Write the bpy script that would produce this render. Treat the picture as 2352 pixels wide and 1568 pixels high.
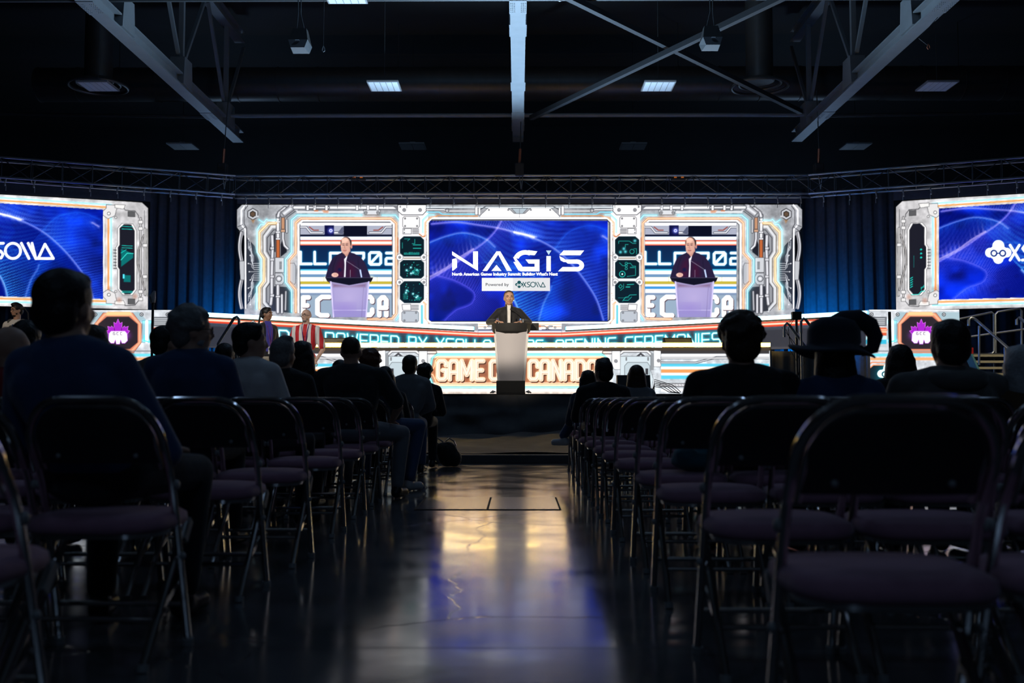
import bpy, math, random
import numpy as np
from mathutils import Vector, Matrix
random.seed(7); np.random.seed(7)
for o in list(bpy.data.objects): bpy.data.objects.remove(o)
scene = bpy.context.scene
COL = scene.collection

# ---------------------------------------------------------------- camera
W, H, F = 2352.0, 1568.0, 2287.0
CAMH = 0.80
YAW, PITCH = math.atan(14 / F), math.atan(131 / F)
cam_d = bpy.data.cameras.new('camera'); cam = bpy.data.objects.new('camera', cam_d); COL.objects.link(cam)
cam_d.sensor_width = 36; cam_d.lens = 36 * F / W
cam.location = (0, 0, CAMH)
cam.rotation_euler = (math.pi / 2 + PITCH, 0, YAW)
cam_d.clip_start = 0.05; cam_d.clip_end = 200
cam_d.dof.use_dof = True; cam_d.dof.focus_distance = 15.0; cam_d.dof.aperture_fstop = 2.8
scene.camera = cam
RM = Matrix.Rotation(YAW, 3, 'Z') @ Matrix.Rotation(math.pi / 2 + PITCH, 3, 'X')
def ray(px, py): return RM @ Vector(((px - W / 2) / F, -(py - H / 2) / F, -1))
def at(px, py, Y):
    r = ray(px, py); t = Y / r.y
    return Vector((r.x * t, Y, CAMH + r.z * t))
def atz(px, py, z):
    r = ray(px, py); t = (z - CAMH) / r.z
    return Vector((r.x * t, r.y * t, z))
RMn = np.array(RM)
def proj(P):
    q = (P - np.array([0, 0, CAMH])) @ RMn
    return W / 2 - F * q[..., 0] / q[..., 2], H / 2 + F * q[..., 1] / q[..., 2]

# ---------------------------------------------------------------- world, lights, exposure
wd = bpy.data.worlds.new('world'); scene.world = wd; wd.use_nodes = True
wd.node_tree.nodes['Background'].inputs[0].default_value = (0.25, 0.4, 0.75, 1)
wd.node_tree.nodes['Background'].inputs[1].default_value = 0.0035
scene.view_settings.view_transform = 'Standard'; scene.view_settings.look = 'None'
scene.view_settings.exposure = 0.0; scene.view_settings.gamma = 1.0
scene.view_settings.use_curve_mapping = False
def spot(name, loc, tgt, power, ang, col, size=0.12, blend=0.4):
    l = bpy.data.lights.new(name, 'SPOT'); o = bpy.data.objects.new(name, l); COL.objects.link(o)
    l.energy = power; l.spot_size = math.radians(ang); l.spot_blend = blend; l.color = col; l.shadow_soft_size = size
    o.location = loc; o.rotation_euler = (Vector(tgt) - Vector(loc)).to_track_quat('-Z', 'Y').to_euler()
    return o
spot('stage_spotlight', (-3.4, 3.0, 6.8), (-0.16, 17.2, 2.2), 8500, 8, (1, .86, .66))
spot('stage_spotlight', (3.4, 3.0, 6.8), (-0.10, 17.0, 1.8), 1800, 9, (1, .88, .72))
spot('stage_spotlight', (-7.0, 4.0, 6.8), (-3.9, 17.3, 1.9), 4200, 9, (1, .93, .84))
spot('stage_spotlight', (-10.5, 5.0, 6.8), (-8.5, 17.0, 2.0), 1500, 9, (1, .82, .6))
spot('stage_spotlight', (11.5, 9.0, 6.8), (9.4, 18.5, 1.5), 1500, 24, (1, .88, .62))
# unseen blue lamp added above the raised stage to brighten the roof steel
spot('added_uplight', (0.0, 19.3, 1.95), (0.0, 15.0, 9.0), 4600, 125, (.45, .72, 1), .2, .6)
# unseen dim blue fill lamps added to lift the dark hall
def ambient_fill(loc, e):
    l = bpy.data.lights.new('fill_light', 'POINT'); o = bpy.data.objects.new('fill_light', l); COL.objects.link(o); l.energy = e; l.color = (.38, .62, 1); l.shadow_soft_size = .5; o.location = loc
ambient_fill((-5.5, 4.5, 9.2), 48); ambient_fill((5.5, 4.5, 9.2), 48); ambient_fill((0, -2.5, 5.5), 50); ambient_fill((-9, 30, 4.0), 130); ambient_fill((9, 30, 4.0), 130); ambient_fill((0, 12.5, 9.4), 170)

# ---------------------------------------------------------------- helpers
def tag(o, label=None, cat=None, group=None, kind=None):
    if label: o['label'] = label
    if cat: o['category'] = cat
    if group: o['group'] = group
    if kind: o['kind'] = kind
    return o
def thing(name, label, cat, loc=(0, 0, 0), group=None):
    o = bpy.data.objects.new(name, None); COL.objects.link(o); o.location = loc; o.empty_display_size = .2
    return tag(o, label, cat, group)
def dup(root, loc, rz=0, label=None, group=None, scale=None):
    def cp(o, par):
        c = o.copy(); COL.objects.link(c); c.parent = par
        for ch in KIDS.get(o.name, []): cp(ch, c)
        return c
    r = cp(root, None); r.location = loc; r.rotation_euler = (0, 0, rz)
    if label: r['label'] = label
    if group: r['group'] = group
    if scale: r.scale = scale
    return r
KIDS = {}
def perp(d):
    a = Vector((0, 0, 1)) if abs(d.z) < .9 else Vector((1, 0, 0))
    u = d.cross(a).normalized(); return u, d.cross(u).normalized()
class MB:
    def __init__(s): s.v = []; s.f = []
    def add(s, vs, fs):
        n = len(s.v); s.v += [tuple(v) for v in vs]; s.f += [tuple(i + n for i in f) for f in fs]; return s
    def box(s, x0, x1, y0, y1, z0, z1):
        return s.add([(x0,y0,z0),(x1,y0,z0),(x1,y1,z0),(x0,y1,z0),(x0,y0,z1),(x1,y0,z1),(x1,y1,z1),(x0,y1,z1)],
                     [(0,3,2,1),(4,5,6,7),(0,1,5,4),(1,2,6,5),(2,3,7,6),(3,0,4,7)])
    def obox(s, c, sx, sy, sz, R=None):
        c = Vector(c); R = R or Matrix.Identity(3); vs = []
        for z in (-1, 1):
            for x, y in ((-1,-1),(1,-1),(1,1),(-1,1)): vs.append(c + R @ Vector((x*sx/2, y*sy/2, z*sz/2)))
        return s.add(vs, [(0,3,2,1),(4,5,6,7),(0,1,5,4),(1,2,6,5),(2,3,7,6),(3,0,4,7)])
    def bar(s, p, q, w, h):
        p, q = Vector(p), Vector(q); d = (q - p).normalized(); u, v = perp(d)
        vs = [a + u*x*w/2 + v*y*h/2 for a in (p, q) for x, y in ((-1,-1),(1,-1),(1,1),(-1,1))]
        return s.add(vs, [(0,1,2,3),(7,6,5,4),(0,4,5,1),(1,5,6,2),(2,6,7,3),(3,7,4,0)])
    def tube(s, pts, r, n=8, closed=False, cap=True):
        pts = [Vector(p) for p in pts]; m = len(pts)
        rs = r if isinstance(r, (list, tuple)) else [r] * m
        ds = []
        for i in range(m):
            a = pts[i-1] if (i > 0 or closed) else pts[i]; b = pts[(i+1) % m] if (i < m-1 or closed) else pts[i]
            ds.append((b - a).normalized())
        u, _ = perp(ds[0]); vs = []
        for i in range(m):
            u = (u - ds[i] * u.dot(ds[i])).normalized(); w = ds[i].cross(u)
            for k in range(n):
                a = 2*math.pi*k/n; vs.append(pts[i] + (u*math.cos(a) + w*math.sin(a)) * rs[i])
        fs = [(i*n+k, i*n+(k+1)%n, ((i+1)%m)*n+(k+1)%n, ((i+1)%m)*n+k) for i in range(m if closed else m-1) for k in range(n)]
        if cap and not closed: fs += [tuple(range(n))[::-1], tuple((m-1)*n+k for k in range(n))]
        return s.add(vs, fs)
    def ell(s, c, r, R=None, n=12, m=8):
        c = Vector(c); R = R or Matrix.Identity(3); r = r if isinstance(r, (tuple, list)) else (r, r, r)
        vs = [c + R @ Vector((0,0,r[2]))]
        for j in range(1, m):
            t = math.pi*j/m
            for k in range(n):
                a = 2*math.pi*k/n; vs.append(c + R @ Vector((r[0]*math.sin(t)*math.cos(a), r[1]*math.sin(t)*math.sin(a), r[2]*math.cos(t))))
        vs.append(c - R @ Vector((0,0,r[2]))); L = len(vs)-1
        fs = [(0, 1+k, 1+(k+1)%n) for k in range(n)]
        for j in range(m-2): fs += [(1+j*n+k, 1+(j+1)*n+k, 1+(j+1)*n+(k+1)%n, 1+j*n+(k+1)%n) for k in range(n)]
        fs += [(L, 1+(m-2)*n+(k+1)%n, 1+(m-2)*n+k) for k in range(n)]
        return s.add(vs, fs)
    def cap(s, p, q, r1, r2=None, n=12):
        r2 = r2 or r1; s.ell(p, r1, n=n); s.ell(q, r2, n=n); return s.tube([p, q], [r1, r2], n)
    def prism(s, pts, d):
        d = Vector(d); n = len(pts); a = [Vector(p) for p in pts]
        fs = [tuple(range(n)), tuple(range(n, 2*n))[::-1]] + [(i, n+i, n+(i+1)%n, (i+1)%n) for i in range(n)]
        return s.add(a + [p + d for p in a], fs)
    def loft(s, rings, cap=True):
        n = len(rings[0]); vs = [p for r in rings for p in r]; m = len(rings)
        fs = [(i*n+k, i*n+(k+1)%n, (i+1)*n+(k+1)%n, (i+1)*n+k) for i in range(m-1) for k in range(n)]
        if cap: fs += [tuple(range(n))[::-1], tuple((m-1)*n+k for k in range(n))]
        return s.add(vs, fs)
    def build(s, name, mat, parent=None, smooth=35, bevel=0, world=False):
        me = bpy.data.meshes.new(name)
        off = Vector(parent.location) if (parent and world) else Vector((0,0,0))
        me.from_pydata([tuple(Vector(v) - off) for v in s.v], [], s.f); me.update()
        return link(name, me, mat, parent, smooth, bevel)
def link(name, me, mat, parent=None, smooth=35, bevel=0):
    if smooth:
        me.shade_smooth()
        if smooth < 180: me.set_sharp_from_angle(angle=math.radians(smooth))
    if mat: me.materials.append(mat)
    o = bpy.data.objects.new(name, me); COL.objects.link(o)
    if parent: o.parent = parent; KIDS.setdefault(parent.name, []).append(o)
    if bevel:
        b = o.modifiers.new('bevel', 'BEVEL'); b.width = bevel; b.segments = 2; b.limit_method = 'ANGLE'
    return o

# ---------------------------------------------------------------- materials
def mat(name, col, rough=.5, metal=0, var=.25, ns=8, bump=0, spec=.5, trans=0, sheen=0, coat=0, alpha=1):
    m = bpy.data.materials.new(name); m.use_nodes = True; nt = m.node_tree; b = nt.nodes['Principled BSDF']
    tc = nt.nodes.new('ShaderNodeTexCoord'); nz = nt.nodes.new('ShaderNodeTexNoise'); nz.inputs['Scale'].default_value = ns
    nz.inputs['Detail'].default_value = 5
    nt.links.new(tc.outputs['Object'], nz.inputs['Vector'])
    mx = nt.nodes.new('ShaderNodeMix'); mx.data_type = 'RGBA'
    c = tuple(col[:3]) + (1,)
    mx.inputs[6].default_value = tuple(x*(1-var) for x in c[:3]) + (1,); mx.inputs[7].default_value = tuple(min(1, x*(1+var)) for x in c[:3]) + (1,)
    nt.links.new(nz.outputs[0], mx.inputs[0]); nt.links.new(mx.outputs[2], b.inputs['Base Color'])
    b.inputs['Roughness'].default_value = rough; b.inputs['Metallic'].default_value = metal
    b.inputs['Specular IOR Level'].default_value = spec
    b.inputs['Transmission Weight'].default_value = trans
    b.inputs['Sheen Weight'].default_value = sheen; b.inputs['Coat Weight'].default_value = coat; b.inputs['Alpha'].default_value = alpha
    if bump:
        bp = nt.nodes.new('ShaderNodeBump'); bp.inputs['Strength'].default_value = bump; bp.inputs['Distance'].default_value = .01
        nt.links.new(nz.outputs[0], bp.inputs['Height']); nt.links.new(bp.outputs[0], b.inputs['Normal'])
    return m
def emis(name, col, st):
    m = bpy.data.materials.new(name); m.use_nodes = True; nt = m.node_tree; b = nt.nodes['Principled BSDF']
    b.inputs['Base Color'].default_value = (.02,.02,.02,1); b.inputs['Emission Color'].default_value = tuple(col)+(1,); b.inputs['Emission Strength'].default_value = st
    return m
M = {}
def floor_mat():
    m = mat('polished_concrete', (.105,.108,.115), .2, 0, .35, 1.3); nt = m.node_tree; b = nt.nodes['Principled BSDF']
    tc = nt.nodes.new('ShaderNodeTexCoord')
    n2 = nt.nodes.new('ShaderNodeTexNoise'); n2.inputs['Scale'].default_value = 2.2; n2.inputs['Detail'].default_value = 7
    mp = nt.nodes.new('ShaderNodeMapping'); mp.inputs['Scale'].default_value = (1, 1.2, 1)
    nt.links.new(tc.outputs['Object'], mp.inputs[0]); nt.links.new(mp.outputs[0], n2.inputs['Vector'])
    mr = nt.nodes.new('ShaderNodeMapRange'); mr.inputs[1].default_value = .3; mr.inputs[2].default_value = .7; mr.inputs[3].default_value = .09; mr.inputs[4].default_value = .2
    nt.links.new(n2.outputs[0], mr.inputs[0]); nt.links.new(mr.outputs[0], b.inputs['Roughness'])
    n3 = nt.nodes.new('ShaderNodeTexNoise'); n3.inputs['Scale'].default_value = 3.5; n3.inputs['Detail'].default_value = 3
    nt.links.new(tc.outputs['Object'], n3.inputs['Vector'])
    # hairline cracks
    vo = nt.nodes.new('ShaderNodeTexVoronoi'); vo.feature = 'DISTANCE_TO_EDGE'; vo.inputs['Scale'].default_value = .45
    vm = nt.nodes.new('ShaderNodeMapping'); nt.links.new(tc.outputs['Object'], vm.inputs[0])
    ad = nt.nodes.new('ShaderNodeVectorMath'); ad.operation = 'MULTIPLY_ADD'; ad.inputs[1].default_value = (.25,.25,0)
    n4 = nt.nodes.new('ShaderNodeTexNoise'); n4.inputs['Scale'].default_value = 3; n4.inputs['Detail'].default_value = 5
    nt.links.new(tc.outputs['Object'], n4.inputs['Vector']); nt.links.new(n4.outputs['Color'], ad.inputs[0]); nt.links.new(vm.outputs[0], ad.inputs[2])
    nt.links.new(ad.outputs[0], vo.inputs['Vector'])
    cr = nt.nodes.new('ShaderNodeMapRange'); cr.inputs[1].default_value = 0; cr.inputs[2].default_value = .0022; cr.inputs[3].default_value = 0.45; cr.inputs[4].default_value = 1
    nt.links.new(vo.outputs[0], cr.inputs[0])
    # saw-cut joints every 4.9 m along Y
    sx = nt.nodes.new('ShaderNodeSeparateXYZ'); nt.links.new(tc.outputs['Object'], sx.inputs[0])
    a1 = nt.nodes.new('ShaderNodeMath'); a1.operation = 'SUBTRACT'; a1.inputs[1].default_value = 3.25 - 4.9*.5
    a2 = nt.nodes.new('ShaderNodeMath'); a2.operation = 'PINGPONG'; a2.inputs[1].default_value = 4.9*.5
    a3 = nt.nodes.new('ShaderNodeMath'); a3.operation = 'SUBTRACT'; a3.inputs[0].default_value = 4.9*.5
    nt.links.new(sx.outputs[1], a1.inputs[0]); nt.links.new(a1.outputs[0], a2.inputs[0]); nt.links.new(a2.outputs[0], a3.inputs[1])
    jr = nt.nodes.new('ShaderNodeMapRange'); jr.inputs[1].default_value = .004; jr.inputs[2].default_value = .008; jr.inputs[3].default_value = 0; jr.inputs[4].default_value = 1
    nt.links.new(a3.outputs[0], jr.inputs[0])
    mn = nt.nodes.new('ShaderNodeMath'); mn.operation = 'MINIMUM'; nt.links.new(cr.outputs[0], mn.inputs[0]); nt.links.new(jr.outputs[0], mn.inputs[1])
    bp = nt.nodes.new('ShaderNodeBump'); bp.inputs['Strength'].default_value = .25; bp.inputs['Distance'].default_value = .004
    s2 = nt.nodes.new('ShaderNodeMath'); s2.operation = 'MULTIPLY_ADD'; s2.inputs[1].default_value = .8
    nt.links.new(n3.outputs[0], s2.inputs[0]); nt.links.new(mn.outputs[0], s2.inputs[2]); nt.links.new(s2.outputs[0], bp.inputs['Height'])
    nt.links.new(bp.outputs[0], b.inputs['Normal'])
    mx = nt.nodes.new('ShaderNodeMix'); mx.data_type = 'RGBA'; mx.blend_type = 'MULTIPLY'; mx.inputs[0].default_value = .8
    src = b.inputs['Base Color'].links[0].from_socket
    b.inputs['Specular IOR Level'].default_value = .8; nt.links.new(src, mx.inputs[6]); nt.links.new(mn.outputs[0], mx.inputs[7]); nt.links.new(mx.outputs[2], b.inputs['Base Color'])
    return m
M['floor'] = floor_mat()
M['wall'] = mat('dark_wall', (.035,.036,.04), .85, 0, .2, 2)
M['deckroof'] = mat('roof_deck', (.03,.03,.032), .7, .1, .2, 2)
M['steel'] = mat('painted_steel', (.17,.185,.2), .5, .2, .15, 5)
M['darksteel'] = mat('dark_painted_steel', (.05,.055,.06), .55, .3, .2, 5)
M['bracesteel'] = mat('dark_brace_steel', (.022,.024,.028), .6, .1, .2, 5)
M['spkgrille'] = mat('grey_speaker_grille', (.1,.11,.12), .5, 0, .1, 30)
M['alu'] = mat('aluminium_truss', (.35,.37,.4), .4, .9, .15, 20)
M['blacksteel'] = mat('black_truss_steel', (.06,.065,.075), .4, .6, .2, 20)
M['black'] = mat('matt_black', (.012,.012,.013), .7, 0, .2, 20)
M['blackgloss'] = mat('black_gloss', (.015,.015,.017), .25, 0, .2, 20)
M['velour'] = mat('black_velour', (.085,.09,.105), .95, 0, .3, 12, .2, .2)
M['skirt'] = mat('black_skirt_cloth', (.1,.1,.105), .8, 0, .3, 6, .3, .3)
M['duct'] = mat('galvanised_duct', (.09,.085,.08), .45, .6, .2, 6)
M['diffuser'] = mat('frosted_diffuser', (.72,.76,.8), .5, 0, .04, 4)
M['fixture'] = mat('fixture_housing', (.3,.3,.31), .5, .1, .1, 4)
M['hatch'] = mat('hatch_plate', (.12,.11,.10), .22, 0, .25, 4)
M['gap'] = mat('dark_gap', (.01,.01,.01), .8)
M['tread'] = mat('stair_tread', (.52,.46,.3), .6, 0, .15, 8)
M['rail'] = mat('rail_tube', (.38,.4,.42), .35, .8, .1, 20)
M['teal'] = mat('teal_brace', (.12,.32,.33), .5, .2, .1, 10)
M['red'] = mat('red_grip', (.6,.02,.02), .4)
M['copper'] = mat('copper_hook', (.4,.14,.08), .4, .7)
# ---------------------------------------------------------------- the hall
ZC = 10.2; XL, XR, YB, YF = -19.0, 19.5, 34.0, -5.0
def slab(name, x0, x1, y0, y1, z0, z1, m):
    return tag(MB().box(x0, x1, y0, y1, z0, z1).build(name, m, None, 0), kind='structure')
slab('floor', XL, XR, YF, YB, -.2, 0, M['floor'])
slab('ceiling', XL, XR, YF, YB, ZC, ZC+.2, M['deckroof'])
slab('wall_back', XL, XR, YB, YB+.2, 0, ZC, M['wall'])
slab('wall_left', XL-.2, XL, YF, YB, 0, ZC, M['wall'])
slab('wall_right', XR, XR+.2, YF, YB, 0, ZC, M['wall'])
slab('wall_front', XL, XR, YF-.2, YF, 0, ZC, M['wall'])

# floor hatch plates
h = thing('floor_hatch', 'steel floor hatch of two cover plates set flush in the aisle', 'hatch', (-.22, 7.66, 0))
MB().box(-.53, .53, -.45, .45, .0, .004).build('frame', M['gap'], h, 0)
MB().box(-.515, -.008, -.435, .435, .004, .006).build('cover_plate', M['hatch'], h, 0)
MB().box(.008, .515, -.435, .435, .004, .006).build('cover_plate', M['hatch'], h, 0)

# roof trusses running towards the stage
TZ = 7.1
def roof_truss(x, label, y1=24.2):
    t = thing('roof_truss', label, 'roof truss', (x, 0, TZ), 'steel roof trusses')
    b = MB(); y0 = -4.5
    b.box(-.13, .13, y0, y1, 0, .03).box(-.13, .13, y0, y1, .24, .27).box(-.02, .02, y0, y1, .03, .24)
    chord = b
    b = MB().box(-.12, .12, y0, y1, 2.5, 2.53).box(-.12, .12, y0, y1, 2.75, 2.78).box(-.02, .02, y0, y1, 2.53, 2.75)
    b.build('top_chord', M['steel'], t, 0)
    ys = [23.1 - 3.1*k for k in range(9)]
    for i, y in enumerate(ys):
        if y < 1: break
        w = MB().box(-.05, .05, y-.05, y+.05, .25, 2.5); w.build('web_post', M['steel'], t, 0)
        for s in (-1, 1):
            MB().bar((0, y + s*.05, .5), (0, y + s*1.45, 2.5), .07, .07).build('web_diagonal', M['steel'], t, 0)
        g = MB().prism([(-.15, y-.28, .05), (-.15, y+.28, .05), (-.15, y+.22, .62), (-.15, y-.22, .62)], (.3, 0, 0))
        g.build('gusset_plate', M['steel'], t, 0)
        sp = MB()
        for sy in range(6):
            for sx in (-1, 1):
                for dx in (.055, .085, .115):
                    sp.ell((sx*dx, y - .75 + sy*.07 - .6, -.006), (.009, .009, .012), n=6, m=4)
        if i in (2, 0, 4): chord.box(-.14, .14, y-1.45, y-.9, -.008, .0); chord.v += sp.v; n0 = len(chord.v)-len(sp.v); chord.f += [tuple(q+n0 for q in f) for f in sp.f]
    chord.build('bottom_chord', M['steel'], t, 0)
    return t
roof_truss(.0, 'grey steel roof truss running overhead along the middle, above the speaker')
roof_truss(-6.9, 'grey steel roof truss slanting down from the upper left')
roof_truss(6.85, 'grey steel roof truss slanting down from the upper right')

def pipe(name, p, q, r, m, label, cat, group=None):
    return tag(MB().tube([p, q], r, 12).build(name, m), label, cat, group)
pipe('bracing_pipe', (-6.75, 23.05, TZ+.34), (6.7, 23.05, TZ+.34), .05, M['steel'], 'long grey pipe across the ceiling joining the lower ends of the trusses', 'pipe', 'ceiling pipes')
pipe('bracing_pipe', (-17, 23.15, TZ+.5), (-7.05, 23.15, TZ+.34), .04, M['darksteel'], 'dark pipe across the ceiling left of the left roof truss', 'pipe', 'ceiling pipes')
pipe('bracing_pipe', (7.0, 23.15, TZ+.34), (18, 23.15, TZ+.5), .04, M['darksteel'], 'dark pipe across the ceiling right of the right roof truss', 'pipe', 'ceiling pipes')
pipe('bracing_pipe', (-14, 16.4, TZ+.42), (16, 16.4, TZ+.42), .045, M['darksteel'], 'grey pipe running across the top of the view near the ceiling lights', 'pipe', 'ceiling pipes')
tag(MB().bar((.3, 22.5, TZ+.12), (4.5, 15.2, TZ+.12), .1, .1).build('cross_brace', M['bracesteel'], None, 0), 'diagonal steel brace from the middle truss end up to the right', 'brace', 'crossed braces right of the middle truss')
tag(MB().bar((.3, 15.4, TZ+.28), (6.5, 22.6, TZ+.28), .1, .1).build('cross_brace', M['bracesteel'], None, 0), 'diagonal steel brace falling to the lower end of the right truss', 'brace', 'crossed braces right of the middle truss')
d = thing('air_duct', 'wide round galvanised air duct running across under the ceiling', 'duct', (0, 24.5, 8.65))
pp = []; rr = []
for k in range(28):
    for dx, r_ in ((0, .42), (.001, .435), (.03, .435), (.031, .42)): pp.append((-12+k+dx, 0, 0)); rr.append(r_)
MB().tube(pp, rr, 32).build('duct_tube', M['duct'], d, 40)
for x in (-10, -3, 4, 11): MB().tube([(x, 0, .4), (x, 0, ZC-8.65)], .012, 6).build('hanger', M['darksteel'], d)
def round_diffuser(x, y, z, label):
    t = thing('air_diffuser', label, 'air vent', (x, y, z), 'round ceiling air diffusers')
    for i, (r, dz) in enumerate(((.62, 0), (.46, .07), (.3, .14))):
        pts = [(r*math.cos(2*math.pi*k/32), r*math.sin(2*math.pi*k/32), dz) for k in range(32)]
        MB().tube(pts, .035, 8, closed=True).build('ring', M['duct'], t)
    MB().tube([(0,0,.1),(0,0,ZC-z-.01)], .3, 20).build('neck_duct', M['duct'], t)
round_diffuser(at(225, 215, 21.8).x, 21.8, 7.75, 'round ceiling air diffuser behind the left ceiling light')
round_diffuser(at(1745, 205, 21.9).x, 21.9, 7.75, 'round ceiling air diffuser between the crossed braces and the right truss')

# flat ceiling light panels
def light_panel(x, y, z, label, group, dark=False):
    t = thing('ceiling_light', label, 'ceiling light', (x, y, z), group)
    MB().box(-.33, .33, -.33, .33, .0, .035).build('frame', M['fixture'], t, 0)
    n = 5 if not dark else 2
    w = .62 / n
    for k in range(n):
        MB().box(-.31 + k*w + .008, -.31 + (k+1)*w - .008, -.3, .3, -.006, .0).build('lens', M['diffuser'] if not dark else M['fixture'], t, 0)  # lower-row lenses get a darker colour standing in for missing screen light
    MB().box(-.07, .07, -.06, .06, .035, .12).build('driver_box', M['fixture'], t, 0)
    MB().tube([(0, 0, .12), (0, 0, ZC - z)], .006, 6).build('hanger', M['darksteel'], t)
for px, l in ((225, 'leftmost of the four bluish lights'), (883, 'bluish light left of the middle truss'), (1512, 'bluish light right of the middle truss'), (2152, 'rightmost of the four bluish lights')):
    p = atz(px, 199, 7.4); light_panel(p.x, p.y, p.z, 'flat square ceiling light in the upper row, ' + l, 'upper row of ceiling lights')
for px, l in ((420, 'leftmost of the four dark lights'), (948, 'dark light left of the middle truss'), (1454, 'dark light right of the middle truss'), (1965, 'rightmost of the four dark lights')):
    p = atz(px, 337, 7.4); light_panel(p.x, p.y, p.z, 'flat square ceiling light in the lower row, ' + l, 'lower row of ceiling lights', True)
p = atz(792, -9, 7.4); light_panel(p.x, p.y, p.z, 'bright ceiling light just cut off by the top edge of the view', 'upper row of ceiling lights')

# hanging loudspeakers
def hang_speaker(px, py, label, s):
    p = at(px, py, 15.0)
    t = thing('hanging_speaker', label, 'loudspeaker', p, 'loudspeakers hung from the roof')
    MB().loft([[(x*.8, y*.6, .2) for x, y in ((-.13,-.12),(.13,-.12),(.13,.12),(-.13,.12))], [(x, y, -.02) for x, y in ((-.145,-.17),(.145,-.17),(.145,.16),(-.145,.16))], [(x, y-.03, -.13) for x, y in ((-.1,-.16),(.1,-.16),(.12,.1),(-.12,.1))]]).build('cabinet', M['black'], t, 0)
    MB().loft([[(x, y, z) for x, y, z in ((-.148,-.18,-.015),(.148,-.18,-.015),(.148,.16,-.015),(-.148,.16,-.015))], [(-.105,-.2,-.145),(.105,-.2,-.145),(.125,.08,-.145),(-.125,.08,-.145)]], cap=True).build('grille', M['spkgrille'], t, 0)
    MB().box(-.03, .03, -.235, -.2, -.05, -.035).build('badge', M['diffuser'], t, 0)
    for sx in (-1, 1): MB().tube([(sx*.06, 0, .2), (sx*.02 + .02*s, 0, .45), (sx*.07, 0, ZC - p.z)], .009, 6).build('cable', M['darksteel'], t)
hang_speaker(690, 98, 'dark loudspeaker with grey grille hanging left of the middle truss', -1)
hang_speaker(1632, 92, 'dark loudspeaker with grey grille hanging right of the middle truss', 1)
p = at(743, 112, 15.5); t = thing('hanging_hook', 'small chain hook dangling on a thin cable beside the left hanging loudspeaker', 'hook', p)
MB().tube([(0,0,.05),(0,0,ZC-p.z)], .004, 6).build('cable', M['darksteel'], t)
MB().tube([(0,0,.05),(.018,0,0),(0.02,0,-.03),(0,0,-.05),(-.02,0,-.03),(-.018,0,0)], .008, 6, closed=True).build('hook', M['steel'], t)
p = at(1286, 0, 15); t = thing('dome_camera', 'small white dome hanging at the top edge right of the middle truss', 'camera', p)
MB().tube([(0,0,.02),(0,0,.12)], .05, 16).build('housing', M['diffuser'], t); MB().ell((0,0,.02), .045).build('dome', M['fixture'], t)
MB().tube([(0,0,.12),(0,0,ZC-p.z)], .01, 6).build('drop_pipe', M['darksteel'], t)
p = at(2132, 105, 16.2); t = thing('hanging_hook', 'small rigging hook on a cable below the right roof truss', 'hook', p)
MB().tube([(0,0,0),(-.15,0,.12),(6.85+.12-p.x,0,TZ+.02-p.z)], .006, 6).build('cable', M['darksteel'], t)
MB().tube([(0,0,.03),(.02,0,0),(.03,0,-.04),(0,0,-.06),(-.02,0,-.03)], .008, 6, closed=True).build('hook', M['copper'], t)

# ---------------------------------------------------------------- lighting trusses above the screens
def box_truss(p, q, s, label, m=None):
    p, q = Vector(p), Vector(q); L = (q-p).length; d = (q-p)/L; n = d.cross(Vector((0,0,1))).normalized()
    t = thing('lighting_truss', label, 'truss', p, 'lighting trusses over the screens'); m = m or M['blacksteel']
    o = Vector((0,0,0)); up = Vector((0,0,1)); cs = [o + n*a*s/2 + up*b*s/2 for a, b in ((-1,-1),(1,-1),(1,1),(-1,1))]
    for c in cs: MB().tube([c, c + d*L], .024, 8).build('chord_tube', M['alu'], t)
    k = int(L/.55); lac = MB()
    for i in range(k):
        a, b = L*i/k, L*(i+1)/k
        for j in range(4):
            c0, c1 = cs[j], cs[(j+1)%4]
            if i % 2: c0, c1 = c1, c0
            lac.tube([c0 + d*a, c1 + d*b], .011, 6)
        for j in range(4): lac.tube([cs[j] + d*a, cs[(j+1)%4] + d*a], .011, 6)
    tag(lac.build('lacing', m, t), kind='stuff')
    nb = int(L/.52)
    for i in range(nb):
        c = o - up*(s/2 + .0) + d*(L*(i+.5)/nb) - n*s*.3
        b = MB().tube([c, c - up*.1 + d*.02], .018, 6); b.ell(c - up*.13 + d*.02, (.02,.02,.035), n=8, m=6).tube([c - up*.15, c - up*.26], .006, 6)
        b.build('rigging_clamp', M['alu'], t)
    return t
box_truss((-6.55, 22.55, 5.64), (6.75, 22.55, 5.64), .42, 'long black box truss running above the centre screen')
box_truss((-6.45, 22.35, 5.6), (-12.5, 19.9, 5.6), .42, 'black box truss angling forward above the left screen')
box_truss((6.6, 22.35, 5.6), (12.8, 19.8, 5.6), .42, 'black box truss angling forward above the right screen')
def chain_hoist(px, label):
    p = at(px, 392, 22.3); t = thing('chain_hoist', label, 'hoist', p, 'chain hoists holding the lighting trusses')
    MB().box(-.1, .1, -.1, .1, -.12, .16).build('motor', M['black'], t, 0, .02)
    MB().tube([(0,0,.16),(.02,0,.5)], .03, 8).build('hook_block', M['copper'], t)
    MB().tube([(0,0,-.12),(.04,0,-.42)], .012, 6).tube([(.08,0,-.12),(.04,0,-.42)], .012, 6).build('chain', M['alu'], t)
    MB().tube([(.02,0,.5),(.05,.2,1.9)], .012, 6).build('steel_cable', M['darksteel'], t)
chain_hoist(512, 'chain hoist with orange hook at the left end of the centre truss')
chain_hoist(1193, 'chain hoist hanging over the middle of the centre truss')
chain_hoist(1880, 'chain hoist with orange hook at the right end of the centre truss')
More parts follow.
